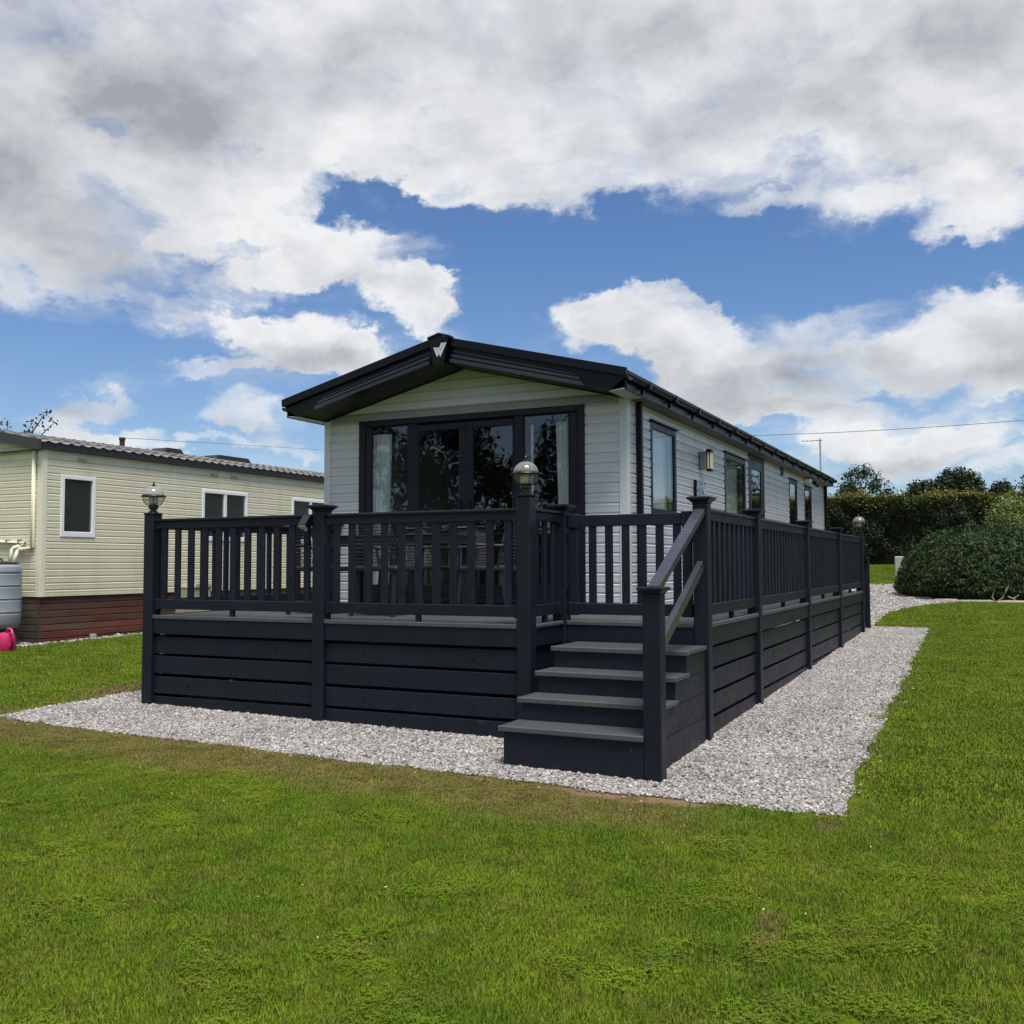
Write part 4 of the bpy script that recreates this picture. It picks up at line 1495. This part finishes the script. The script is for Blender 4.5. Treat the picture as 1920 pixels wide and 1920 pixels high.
ch0 = make_chair()
spots = [(-4.22, 1.02, 180, 'black rattan chair with its back to the railing, left of the other front chair'), (-3.42, 1.02, 180, 'black rattan chair with its back to the railing, nearest the table end'),
         (-2.62, 1.72, -82, 'black rattan chair at the table end nearest the steps'), (-4.15, 2.55, 0, 'black rattan chair tucked at the far side of the table before the left curtain'), (-3.40, 2.55, 4, 'black rattan chair on the far side of the table before the french doors')]
for i, (x, y, a, lab) in enumerate(spots):
    c = ch0 if i == 0 else copy_tree(ch0)
    c.location = (x, y, 0)
    c.rotation_euler = (0, 0, R(a))
    c['label'] = lab

# ------------------------------------------------------------------ the cream caravan next door
NX, NY0, NY1, NXL = -11.097, 2.97, 15.6, -14.3
cv = thing('caravan', 'cream static caravan with dark tiled roof and red timber skirting', 'caravan', (NX - 1.5, NY0, -.7))
NW = [(3.30, 3.97, .975, 1.965), (6.40, 7.65, .975, 1.94), (9.02, 10.30, .975, 1.936), (12.2, 13.4, .975, 1.936)]
w = MB()
w.box(NXL, NX - .001, NY0, NY0 + .08, .03, 2.36)
w.prism([(NXL, 2.36), (NX - .001, 2.36), (NX - 1.6, 2.70)], 'y', NY0, NY0 + .08)
for (s, e, p, q_) in rects_minus(NY0 + .081, NY1, .03, 2.36, NW): w.box(NX - .08, NX - .001, s, e, p, q_)
w.box(NXL, NX - .08, NY1 - .08, NY1, .03, 2.36)
w.box(NXL, NXL + .08, NY0 + .08, NY1 - .08, .03, 2.36)
build('wall', w, M_CREAMT, cv)
clad(cv, M_CREAM, 'side', NX, NY0 + .075, NY1 - .06, .035, 2.32, .108, NW)
clad(cv, M_CREAM, 'end', NY0, NX - 1.75, NX - .085, .035, 2.64, .108, [], lambda z: (NX - 1.75, min(NX - .085, NX + .05 - (z - 2.30) * 5.0)))
build('corner_trim', MB().box(NX - .083, NX + .022, NY0 - .024, NY0 + .0, .03, 2.34, .005), M_CREAMT, cv)
build('corner_trim', MB().box(NX + .0, NX + .0225, NY0 + .001, NY0 + .075, .03, 2.34, .005), M_CREAMT, cv)
for i, (a0, a1, z0, z1) in enumerate(NW):
    mb = MB()
    f = .065
    bs = NX + .03
    mb.box(bs - .07, bs, a0, a0 + f, z0, z1, .006); mb.box(bs - .07, bs, a1 - f, a1, z0, z1, .006)
    mb.box(bs - .07, bs, a0 + f + .0005, a1 - f - .0005, z1 - f, z1 - .0005, .006); mb.box(bs - .07, bs, a0 + f + .0005, a1 - f - .0005, z0 + .0005, z0 + f + .02, .006)
    cuts = [(a0 + f, a1 - f)]
    if i in (1, 2):
        mid = (a0 + a1) / 2
        mb.box(bs - .07, bs - .004, mid - .035, mid + .035, z0 + f + .021, z1 - f - .001, .005)
        cuts = [(a0 + f, mid - .035), (mid + .035, a1 - f)]
    wo = build('window', mb, M_WHITE, cv)
    for s, e in cuts: pane('pane', wo, 'side', bs - .03, s - .004, e + .004, z0 + f + .016, z1 - f + .004, M_GLASS_C)
build('room', MB().box(NX - 1.6, NX - 1.55, NY0 + .2, NY1 - .2, .04, 2.35).box(NX - 1.5, NX - .09, NY0 + .2, NY1 - .2, .04, .06).box(NX - 1.5, NX - .09, NY0 + .2, NY1 - .2, 2.30, 2.32).box(NX - 1.5, NX - .1, 4.5, 4.55, .061, 2.29).box(NX - 1.5, NX - .1, 8.3, 8.35, .061, 2.29), M_ROOM, cv)
build('screen', MB().box(NX - .50, NX - .46, 3.45, 3.62, .9, 1.55), M_GREY, cv)
for y0, y1 in ((3.60, 3.78), (6.62, 6.80), (7.16, 7.35)):
    build('vent', MB().box(NX + .012, NX + .034, y0, y1, 2.205, 2.255, .004), M_TUB, cv)
# roof of pressed tiles: waves along the eave, steps up the slope
ys = np.arange(NY0 - .12, NY1 + .1, .025)
us = [0, .36, .361, .72, .721, 1.08, 1.081, 1.44, 1.441, 1.68]
vs = []
for s in (1, -1):
    for u in us:
        zz = 2.468 + .185 * u + (.014 if (round(u * 1000) % 360) == 1 else 0.0) - (.02 * ((u % .36) / .36) if (round(u * 1000) % 360) != 0 else .02)
        for y in ys:
            vs.append((NX + .10 - u, y, zz + .015 * math.sin(2 * math.pi * y / .21)) if s == 1 else (NX - 1.58 * 2 - .10 + u, y, zz + .015 * math.sin(2 * math.pi * y / .21)))
fs = []
n = len(ys)
for s in range(2):
    for j in range(len(us) - 1):
        for i in range(n - 1):
            a = (s * len(us) + j) * n + i
            fs.append((a, a + 1, a + n + 1, a + n))
build('roof', MB().poly(vs, fs), M_TILE, cv)
build('eave_fascia', MB().box(NX + .03, NX + .085, NY0 - .09, NY1 + .08, 2.335, 2.445), M_BROWNF, cv)
for s in (1, -1):
    xe = NX + .10 if s == 1 else NX - 3.26
    xr = NX - 1.58
    build('bargeboard', MB().prism([(xe, 2.47), (xr, 2.785), (xr, 2.61), (xe, 2.31)], 'y', NY0 - .15, NY0 - .11), M_DKPL, cv)
build('soffit', MB().box(NXL - .05, NX + .03, NY0 - .10, NY0 - .03, 2.315, 2.33), M_DKPL, cv)
build('flue', MB().lathe([(.05, 2.70), (.05, 2.90), (.062, 2.905), (.062, 2.95)], (NX - 1.58, 5.95, 0), 12), M_BROWNF, cv)
for y0, y1 in ((6.75, 7.35), (8.2, 9.35)):
    build('roof_vent', MB().prism([(y0, 2.72), (y0 + .12, 2.845), (y1 - .12, 2.845), (y1, 2.72)], 'x', NX - 1.75, NX - 1.35), M_BROWNF, cv)
# timber skirting
build('skirting_back', MB().box(NXL + .05, NX - .045, NY0 + .04, NY1 - .05, -.85, .025), M_DKPL, cv)
for i in range(7):
    zt = .022 - i * .108
    for (y0, y1) in ((NY0 - .012, 6.6), (6.604, 10.6), (10.604, NY1)):
        b0 = gz(NX, (y0 + y1) / 2) - .04
        if zt < b0 + .03: continue
        build('skirting_plank', MB().box(NX - .040, NX - .012 + random.uniform(-.003, .003), y0, y1, zt - .097, zt, .006), M_WOOD, cv)
    build('skirting_plank', MB().box(NXL, NX - .041, NY0 + .005, NY0 + .03, zt - .097, zt, .006), M_WOODG, cv)
build('skirting_post', MB().box(NX - .0405, NX - .008, NY0 - .0125, NY0 + .0045, -.78, .02, .003), M_WOODG, cv)
build('block', MB().box(NX - .005, NX + .05, 3.92, 4.02, -.78, -.60, .006), M_CON, cv)
# pipes on the end wall
build('downpipe', MB().tube([(NX - .135, NY0 - .05, 2.30), (NX - .135, NY0 - .05, .80), (NX - .155, NY0 - .055, .78), (NX - .42, NY0 - .06, .78), (NX - .44, NY0 - .065, .76), (NX - .44, NY0 - .15, .55)], .032, 10), M_CREAMT, cv, smooth=True)
build('waste_pipe', MB().tube([(NX - 1.6, NY0 - .05, .93), (NX - .30, NY0 - .05, .865), (NX - .50, NY0 - .10, .80), (NX - .515, NY0 - .12, .78), (NX - .515, NY0 - .15, .55)], .026, 10), M_CREAMT, cv, smooth=True)
for x in (NX - .7, NX - .42): build('pipe_clip', MB().box(x - .01, x + .01, NY0 - .09, NY0 - .02, .86, .93), M_GREY, cv)

# water butt and watering can
bx_, by_ = NX - .33, NY0 - .50
bz_ = gz(bx_, by_)
bt = thing('water_butt', 'grey plastic water butt on a dark stand at the caravan corner', 'water butt', (bx_, by_, bz_))
prof = [(.30, 0), (.335, .05)]
for i in range(4):
    z0 = .05 + i * .20
    prof += [(.345, z0 + .02), (.350, z0 + .16), (.338, z0 + .17), (.338, z0 + .19), (.350, z0 + .20)]
prof += [(.350, .87), (.335, .93), (.29, .96)]
build('barrel', MB().lathe([(r_, z + .27) for r_, z in prof], (bx_, by_, bz_), 36), M_BUTT, bt, smooth='auto')
build('lid', MB().lathe([(.285, 1.2305), (.285, 1.262), (.24, 1.275), (.12, 1.285), (.05, 1.28)], (bx_, by_, bz_), 30), M_DKPL, bt, smooth='auto')
build('lid_handle', MB().tube([(bx_ - .06, by_, bz_ + 1.28), (bx_ - .05, by_, bz_ + 1.315), (bx_ + .10, by_, bz_ + 1.315), (bx_ + .11, by_, bz_ + 1.28)], .018), M_DKPL, bt)
build('stand', MB().lathe([(.33, 0), (.32, .02), (.285, .24), (.285, .269)], (bx_, by_, bz_), 10), M_DKPL, bt)
build('tap', MB().tube([(bx_ + .30, by_ - .20, bz_ + .42), (bx_ + .36, by_ - .24, bz_ + .42), (bx_ + .36, by_ - .24, bz_ + .37)], .015), M_DKPL, bt)
wx_, wy_ = -10.72, 2.12
wz_ = gz(wx_, wy_)
wc = thing('watering_can', 'pink plastic watering can standing before the water butt', 'watering can', (wx_, wy_, wz_))
build('body', MB().lathe([(.125, .005), (.135, .02), (.130, .16), (.120, .225), (.105, .26), (.06, .275)], (wx_, wy_, wz_), 28), M_PINK, wc, smooth='auto')
build('handle', MB().tube([(wx_ + .02, wy_ - .01, wz_ + .275), (wx_ + .08, wy_ - .02, wz_ + .335), (wx_ + .15, wy_ - .03, wz_ + .325), (wx_ + .205, wy_ - .04, wz_ + .25), (wx_ + .20, wy_ - .04, wz_ + .16), (wx_ + .165, wy_ - .03, wz_ + .09), (wx_ + .12, wy_ - .02, wz_ + .06)], .019, 10), M_PINK, wc, smooth=True)
build('spout', MB().tube([(wx_ - .10, wy_, wz_ + .06), (wx_ - .22, wy_ + .02, wz_ + .18), (wx_ - .36, wy_ + .03, wz_ + .33)], [.035, .022, .018], 10), M_PINK, wc, smooth=True)
build('rose', MB().lathe([(.02, 0), (.05, .03), (.05, .036)], (wx_ - .37, wy_ + .03, wz_ + .325), 14), M_PINK, wc)

# beige box and white pots beside the caravan, seen through the left railing
tub_p = (-10.45, 5.55)
tz0 = gz(*tub_p)
tu = thing('storage_box', 'beige plastic garden box by the cream caravan, seen between the left balusters', 'box', (*tub_p, tz0))
ty = tub_p[1]
build('bin', MB().prism([(ty - .17, tz0), (ty + .17, tz0), (ty + .20, tz0 + .80), (ty - .20, tz0 + .80)], 'x', tub_p[0] - .22, tub_p[0] + .22), M_TUB, tu)
build('lid', MB().prism([(ty - .21, tz0 + .801), (ty + .21, tz0 + .801), (ty + .17, tz0 + .86), (ty - .17, tz0 + .86)], 'x', tub_p[0] - .24, tub_p[0] + .24), M_TUB, tu)

# ------------------------------------------------------------------ vegetation


def foliage(name, c1, c2, c3=None, nscale=2.5, rough=.6, trans=.25, fine=35, lo=.4, hi=.62, val=.35):
    m = bpy.data.materials.new(name)
    m.use_nodes = True
    t = m.node_tree
    q = NT(t)
    b = t.nodes['Principled BSDF']
    b.inputs['Roughness'].default_value = rough
    b.inputs['Specular IOR Level'].default_value = .3
    pos = q.n('ShaderNodeNewGeometry').outputs['Position']
    c = q.mix(q.sstep(q.noise(pos, nscale, 5, .6), lo, hi), c1, c2)
    if c3 is not None:
        c = q.mix(q.sstep(q.noise(pos, nscale * 2.7, 3, .6), .56, .66), c, c3)
    hs = q.n('ShaderNodeHueSaturation')
    q.set(hs.inputs['Color'], c)
    q.set(hs.inputs['Value'], q.lin(q.noise(pos, fine, 2, .5), .3, .7, 1 - val, 1 + val))
    t.links.new(hs.outputs[0], b.inputs['Base Color'])
    tr = q.n('ShaderNodeBsdfTranslucent')
    t.links.new(hs.outputs[0], tr.inputs[0])
    mx = q.n('ShaderNodeMixShader')
    mx.inputs[0].default_value = trans
    t.links.new(b.outputs[0], mx.inputs[1])
    t.links.new(tr.outputs[0], mx.inputs[2])
    t.links.new(mx.outputs[0], t.nodes['Material Output'].inputs[0])
    return m


M_HEDGE = foliage('hedge_leaf', (.010, .020, .005), (.022, .038, .008), (.042, .052, .010), 1.2, fine=9)  # face leaves coloured darker to stand for the shaded front
M_HTOP = foliage('hedge_new_growth', (.125, .130, .018), (.185, .160, .022), (.09, .115, .018), 1.5, fine=9)  # yellow top leaves, brightened to paint the light on the hedge top
M_TREE = foliage('tree_leaf', (.020, .038, .012), (.036, .055, .016), None, .5, fine=3)
M_TREED = foliage('dark_tree_leaf', (.013, .022, .010), (.024, .035, .013), None, .5, fine=3)
M_SHRUB = foliage('shrub_needle', (.024, .050, .013), (.042, .072, .018), None, 2.2, fine=16, trans=.15)
M_VARI = foliage('variegated_leaf', (.080, .135, .028), (.23, .28, .075), (.40, .43, .19), 5, fine=18, lo=.45, hi=.62)
M_WOODY = mat('pale_dead_twig', (.26, .20, .13), .9, .2, 8)


def unit(n):
    v = RNG.normal(size=(n, 3))
    return v / np.linalg.norm(v, axis=1)[:, None]


def leaf_quads(p, nrm, size, aspect=.55, spread=.6, droop=None):
    """one folded diamond leaf per point, facing roughly along nrm"""
    n = len(p)
    d = nrm + spread * RNG.normal(size=(n, 3))
    d /= np.linalg.norm(d, axis=1)[:, None] + 1e-9
    a = np.cross(d, unit(n))
    a /= np.linalg.norm(a, axis=1)[:, None] + 1e-9
    if droop is not None:
        a = droop + .55 * RNG.normal(size=(n, 3))
        a /= np.linalg.norm(a, axis=1)[:, None]
    b = np.cross(d, a)
    b /= np.linalg.norm(b, axis=1)[:, None] + 1e-9
    s = (size * RNG.uniform(.65, 1.35, n))[:, None]
    v = np.stack([p - a * s * .5, p + b * s * aspect * .5 + d * s * .08, p + a * s * .5, p - b * s * aspect * .5 + d * s * .08], 1).reshape(-1, 3)
    f = np.arange(n * 4).reshape(-1, 4)
    return v, f


def crown_points(lobes, n, shell=(.55, 1.04), low=-.45):
    wts = np.array([max(l[3] * l[4], l[4] * l[5], l[3] * l[5]) for l in lobes])
    pick = RNG.choice(len(lobes), n, p=wts / wts.sum())
    L = np.array(lobes)[pick]
    u = unit(n)
    u[:, 2] = np.where(u[:, 2] < low, -u[:, 2], u[:, 2])
    r = shell[0] + (shell[1] - shell[0]) * RNG.random(n) ** .45
    # gather the leaves in twig clumps so the outline is uneven and the sky shows between
    cl = RNG.normal(size=(n, 3)) * .05
    p = L[:, :3] + (u * r[:, None] + cl) * L[:, 3:6]
    return p, u


def clumpy(lobes, nclump, per, size):
    c, u = crown_points(lobes, nclump)
    k_ = np.repeat(np.arange(nclump), per)
    p = c[k_] + RNG.normal(size=(nclump * per, 3)) * size
    return p, u[k_]


def tree(name, label, base, lobes, nclump, per, csize, lsize, m, trunk_r, group=None):
    o = thing(name, label, 'tree', base, group)
    p, u = clumpy(lobes, nclump, per, csize)
    v, f = leaf_quads(p, u, np.full(len(p), lsize))
    cr = fast_mesh('crown', v - np.array(base), f, m, o, base)
    b = Vector(base)
    top = Vector(np.mean([l[:3] for l in lobes], axis=0))
    mid = b.lerp(top, .55)
    mb = MB().tube([b, b.lerp(mid, .5) + Vector((.06, .05, 0)), mid, top], [trunk_r, trunk_r * .8, trunk_r * .6, trunk_r * .2], 8)
    for l in lobes:
        mb.tube([b.lerp(mid, random.uniform(.55, 1)), mid.lerp(Vector(l[:3]), .6) + Vector((0, 0, .1)), Vector(l[:3]) + Vector((0, 0, l[5] * .5))], [trunk_r * .45, trunk_r * .25, trunk_r * .08], 6)
    build('trunk', mb, M_BARK, o)
    return o


def dome(cx, cy, base, top, w, n, seed, depth=None, flat=.5):
    """a crown made of lobes over an uneven dome"""
    rr = random.Random(seed)
    res = []
    h = top - base
    for i in range(n):
        a = rr.uniform(-1, 1)
        b_ = rr.uniform(-.7, .7)
        t = 1 - flat * (a * a) - .15 * b_ * b_
        rz = h * rr.uniform(.17, .27)
        rx = w * rr.uniform(.20, .32)
        res.append((cx + a * (w - rx * .8), cy + b_ * (depth or w) * .7, base + h * rr.uniform(.35, 1.0) * t - rz * .9 + h * .12, rx, rx, rz))
    res.append((cx, cy, top - h * .24, w * .42, w * .42, h * .24))
    return res


# hedge: clipped, yellow top growth coloured as lit, face leaves coloured as shaded
HY = 34.4
hx0, hx1 = -6.5, 26.0
hb0 = gz(0, HY)
hedge = thing('hedge', 'tall clipped beech hedge with yellow top growth coloured as lit, behind the drive', 'hedge', (8, HY, hb0))
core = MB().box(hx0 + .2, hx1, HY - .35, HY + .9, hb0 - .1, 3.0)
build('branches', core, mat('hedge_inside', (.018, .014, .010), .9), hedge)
n = 60000
px = hx0 + (hx1 - hx0) * RNG.random(n) ** 1.6
wob = .14 * np.sin(px * 1.9) + .10 * np.sin(px * 4.3 + 1)
pzf = hb0 + (3.12 - hb0) * RNG.random(n) ** .85
bul = .16 * np.sin(px * 2.7 + 2.1 * np.sin(pzf * 1.6)) + .12 * np.sin(pzf * 3.1 + px * 1.3) + .08 * np.sin(px * 7.1 + pzf * 5.3)
py = HY - .55 - bul - .25 * RNG.random(n) + .30 * ((pzf - hb0) / 2.6 < .12)
keepm = RNG.random(n) < (.50 + 1.6 * bul + .35 * ((pzf - hb0) / 2.6))
p = np.stack([px, py, pzf], 1)[keepm]
v, f = leaf_quads(p, np.tile([0., -1, .35], (len(p), 1)), np.full(len(p), .105), .6, .8)
fast_mesh('leaves', v - np.array([8, HY, hb0]), f, M_HEDGE, hedge, (8, HY, hb0))
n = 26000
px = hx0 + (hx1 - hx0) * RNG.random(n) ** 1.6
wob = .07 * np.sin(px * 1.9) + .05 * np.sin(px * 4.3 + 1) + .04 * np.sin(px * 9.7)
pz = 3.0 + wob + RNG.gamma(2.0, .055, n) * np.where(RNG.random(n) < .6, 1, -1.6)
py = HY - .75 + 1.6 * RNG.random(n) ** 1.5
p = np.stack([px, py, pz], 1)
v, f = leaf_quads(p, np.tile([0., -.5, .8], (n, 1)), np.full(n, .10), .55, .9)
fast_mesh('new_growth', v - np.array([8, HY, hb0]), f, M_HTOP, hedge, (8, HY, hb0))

# trees beyond the hedge
zt = gz(0, 60)
YT = 58.0
kf = (YT - CAM.y) / (70 - CAM.y)
tx = lambda x: CAM.x + (x - CAM.x) * kf
tzz = lambda z: CAM.z + (z - CAM.z) * kf
TREES = [(-6.7, 7.75, 3.3, M_TREE, 11, 'round crowned green tree behind the hedge, just right of the lodge roof end', .55, 1),
         (-.25, 7.35, 2.4, M_TREED, 12, 'dark domed tree behind the hedge, the higher of the two that grow together', .5, 2),
         (-2.55, 6.55, 2.6, M_TREED, 9, 'dark low spreading tree against the left of the higher domed tree', .55, 3),
         (2.95, 6.35, 1.35, M_TREED, 8, 'small dark tree behind the hedge above the variegated bush', .6, 4),
         (5.0, 7.0, 1.8, M_TREED, 9, 'dark tree behind the hedge, cut by the right edge of the photo', .6, 5)]
for x, top, w_, m, nl, lab, fl, sd in TREES:
    w2 = w_ * kf
    t_ = tzz(top)
    lob = dome(tx(x), YT + sd * .7, tzz(2.6), t_, w2, nl, sd, flat=fl) + [(tx(x) + s_ * w2 * .55, YT + sd * .7, tzz(3.9), w2 * .42, w2 * .42, 1.0) for s_ in (-1, 0, 1)]
    tree('tree', lab, (tx(x), YT + sd * .7, zt), lob, 900, 12, .16, .19, m, .22, 'trees beyond the hedge')
for x, y, top, w_, sd, lab in ((12, 60, 8.5, 3.4, 11, 'broad leafy tree mirrored low in the second side window of the lodge'), (19, 58, 7.5, 3.0, 12, 'broad leafy tree mirrored at the foot of the first side window')):
    tree('tree', lab, (x, y, zt), dome(x, y, 2.5, top, w_, 9, sd), 380, 10, .3, .32, M_TREE, .25)
for x, y, top, w_, sd, lab in ((-24.0, -26, 9.0, 3.6, 21, 'leafy tree mirrored in the dark glass beside the left curtain'), (-18.6, -24, 8.2, 2.6, 22, 'leafy tree mirrored in the right leaf of the french doors'), (-14.2, -27, 7.4, 2.8, 24, 'leafy tree mirrored in the glass beside the right curtain')):
    z0 = gz(x, y)
    tree('tree', lab, (x, y, z0), dome(x, y, z0 + 1.4, top, w_, 12, sd), 560, 11, .22, .24, M_TREED, .25)

# branch tips above the caravan roof
tl = thing('tree', 'sparse leafy branch tips showing above the cream caravan roof', 'tree', (-35.2, 20.5, -1.0))
mb = MB()
pts = []
base = Vector((-35.6, 20.5, -1.0))
tops = [(-35.3, 6.7), (-34.4, 6.75), (-33.6, 6.85), (-33.0, 6.75), (-35.9, 7.2), (-32.6, 6.45), (-34.0, 6.2), (-36.6, 7.0)]
mb.tube([base, base + Vector((.1, 0, 4.0)), base + Vector((.3, 0, 6.0))], [.2, .15, .08], 8)
for x, z in tops:
    a = base + Vector((.2, 0, 5.2)); e = Vector((x, 20.5 + random.uniform(-.5, .5), z))
    mb.tube([a, a.lerp(e, .5) + Vector((0, 0, .25)), e], [.05, .03, .012], 6)
    for j in range(26):
        t = random.uniform(.45, 1.05)
        pts.append(tuple(a.lerp(e, t) + Vector((random.gauss(0, .13), random.gauss(0, .13), random.gauss(.06, .11) + .25 * 4 * t * (1 - t) * .5))))
build('trunk', mb, M_BARK, tl)
p = np.array(pts)
v, f = leaf_quads(p, unit(len(p)), np.full(len(p), .17), .5, .8)
fast_mesh('crown', v - np.array([-35.2, 20.5, -1.0]), f, M_TREED, tl, (-35.2, 20.5, -1.0))

# round evergreen shrub
SC = np.array([2.15, 22.3, gz(2.4, 22.0)])
shr = thing('shrub', 'large rounded dark green evergreen shrub beside the gravel drive', 'shrub', tuple(SC))


def shrub_shape(u, ex=2.5):
    """super-ellipsoid radius along a unit direction"""
    rx, ry, rz = 2.50, 1.75, 1.86
    q_ = (np.abs(u[:, 0] / rx) ** ex + np.abs(u[:, 1] / ry) ** ex + np.abs(u[:, 2] / rz) ** ex) ** (-1 / ex)
    ph = np.arctan2(u[:, 1], u[:, 0])
    return q_ * (1 + .035 * np.sin(3 * ph + 4 * u[:, 2]) + .03 * np.sin(7 * ph - 5 * u[:, 2]))


n = 52000
u = unit(n)
u[:, 2] = np.abs(u[:, 2]) * np.where(RNG.random(n) < .12, .25, 1)
u /= np.linalg.norm(u, axis=1)[:, None]
sp_ = np.sin(u[:, 0] * 23 + 3 * np.sin(u[:, 2] * 17)) * np.sin(u[:, 2] * 29 + 2 * np.sin(u[:, 1] * 19)) * np.sin(u[:, 1] * 21 + 1.3)
r_ = shrub_shape(u) * (1 - .10 * RNG.random(n) ** 1.4 + .030 * sp_)
pp = u * r_[:, None]
kk = RNG.random(n) < .72 + .5 * sp_
und = np.clip((.22 - pp[:, 2]) / .22, 0, 1)
pp[:, :2] *= (1 - .12 * und)[:, None]
pp, u2 = pp[kk], u[kk]
dr_ = u2 * .55 + np.array([0, 0, -.75])
v, f = leaf_quads(pp, u2, np.full(len(pp), .115), .30, .5, droop=dr_)
fast_mesh('foliage', v, f, M_SHRUB, shr, tuple(SC))
mb = MB()
u3 = []
lat, lon = 9, 24
for j in range(lat + 1):
    for i in range(lon):
        th, ph = math.pi / 2 * j / lat, 2 * math.pi * i / lon
        u3.append((math.cos(th) * math.cos(ph), math.cos(th) * math.sin(ph), math.sin(th)))
u3 = np.array(u3)
cv_ = u3 * (shrub_shape(u3) * .88)[:, None] + SC
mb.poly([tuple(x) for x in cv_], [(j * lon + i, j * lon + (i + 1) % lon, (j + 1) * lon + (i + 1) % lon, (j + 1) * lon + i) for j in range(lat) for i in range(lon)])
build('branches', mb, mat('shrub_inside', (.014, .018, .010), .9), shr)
mb = MB()
gz2 = gz(2.35, 20.45)
for a in ([(2.20, 20.42, 0), (2.12, 20.40, .14), (2.16, 20.38, .26)], [(2.22, 20.42, .02), (2.36, 20.40, .12), (2.44, 20.40, .30), (2.50, 20.42, .44)], [(2.48, 20.40, .16), (2.62, 20.40, .10), (2.70, 20.40, -.01)], [(2.60, 20.40, .11), (2.74, 20.42, .20)]):
    mb.tube([(x, y, gz2 + z) for x, y, z in a], [.022] * (len(a) - 1) + [.010], 6)
build('bare_branch', mb, M_WOODY, shr)

# variegated bush behind the shrub
bc = (3.55, 25.3)
vb = thing('bush', 'pale variegated leafy bush rising behind the round shrub', 'bush', (*bc, gz(*bc)))
lob = [(2.75, 25.0, 1.75, .8, .8, .70), (3.5, 25.3, 1.0, 1.35, 1.2, 1.15), (2.75, 24.8, 1.15, .75, .8, .75), (3.2, 25.2, 1.75, .7, .7, .60), (4.3, 25.3, 1.7, 1.0, .9, .85), (3.35, 23.9, .75, 1.0, .8, .75), (2.6, 25.0, .55, .6, .7, .8)]
p, u = clumpy(lob, 1500, 10, .08)
v, f = leaf_quads(p, u, np.full(len(p), .085), .5, .9)
o3 = np.array((*bc, gz(*bc)))
fast_mesh('foliage', v - o3, f, M_VARI, vb, tuple(o3))
mb = MB()
for l in lob: mb.tube([tuple(o3), (l[0], l[1], l[2] + l[5] * .5)], [.05, .015], 6)
build('stem', mb, M_BARK, vb)

# ------------------------------------------------------------------ small things
stn = None
for i, (x, y, sx, rot, lab) in enumerate(((.45, 21.1, .42, .2, 'flat pale edging stone under the left side of the round shrub'), (1.05, 20.55, .32, -.1, 'flat edging stone at the end of the gravel drive, before the round shrub'), (1.75, 20.35, .40, .05, 'long low edging stone below the middle of the round shrub'), (2.55, 20.25, .36, .1, 'edging stone beside the bare twigs of the round shrub'))):
    rr = random.Random(i + 3)
    pts = [(sx * (1 + rr.uniform(-.15, .15)) * math.cos(a), .13 * (1 + rr.uniform(-.2, .2)) * math.sin(a)) for a in [2 * math.pi * j / 10 for j in range(10)]]
    z0 = gz(x, y)
    ring = lambda s_, z: [(x + s_ * (px * math.cos(rot) - py * math.sin(rot)), y + s_ * (px * math.sin(rot) + py * math.cos(rot)), z + rr.uniform(-.006, .006)) for px, py in pts]
    vs = ring(1, z0 - .03) + ring(1.02, z0 + .035) + ring(.8, z0 + .075)
    fs = [(j * 10 + i_, j * 10 + (i_ + 1) % 10, j * 10 + 10 + (i_ + 1) % 10, j * 10 + 10 + i_) for j in range(2) for i_ in range(10)] + [tuple(range(20, 30)), tuple(range(9, -1, -1))]
    tag(build('edging_stone', MB().poly(vs, fs), M_STONE), lab, 'stone', 'edging stones by the shrub')
gp_ = (-.62, 27.3)
z0 = gz(*gp_)
tag(build('bollard', MB().box(gp_[0] - .14, gp_[0] + .16, gp_[1] - .13, gp_[1] + .13, z0 - .05, .74, .03), M_CON), 'pale concrete pillar peeping out behind the left side of the shrub', 'pillar')


def cable(label, a, b, sag, r_):
    a, b = Vector(a), Vector(b)
    tag(build('cable', MB().tube([a.lerp(b, i / 24) - Vector((0, 0, sag * 4 * (i / 24) * (1 - i / 24))) for i in range(25)], r_, 6), M_WIRE), label, 'cable')


cable('thin overhead cable crossing the sky right of the lodge roof', (-14.0, 40, 6.95), (16.0, 40, 7.35), .55, .015)
cable('thin overhead cable crossing the sky above the cream caravan', (-12.7, 5.95, 2.95), (-30.0, 40.0, 7.0), .0, .006)

# white clover heads and a few fallen leaves in the lawn
fl = MB()
for i in range(45):
    x, y = random.uniform(-4, 4), random.uniform(-5, 3)
    if inpoly(np.array([x]), np.array([y]), PATH)[0] or (-6 < x < .2 and y > -.9): continue
    z = gz(x, y) + random.uniform(.02, .032)
    a = random.uniform(0, 6.28); r_ = random.uniform(.003, .0065)
    fl.poly([(x + r_ * math.cos(a + t) * (1.6 if i % 3 == 0 else 1), y + r_ * math.sin(a + t), z + random.uniform(-.004, .004)) for t in (0, 1.3, 2.6, 3.9, 5.2)], [(0, 1, 2, 3, 4)])
o = build('petals', fl, mat('petal', (.66, .66, .56), .8))
tag(o, 'scattered pale petals and dry leaf flecks lying in the lawn', None, kind='stuff')
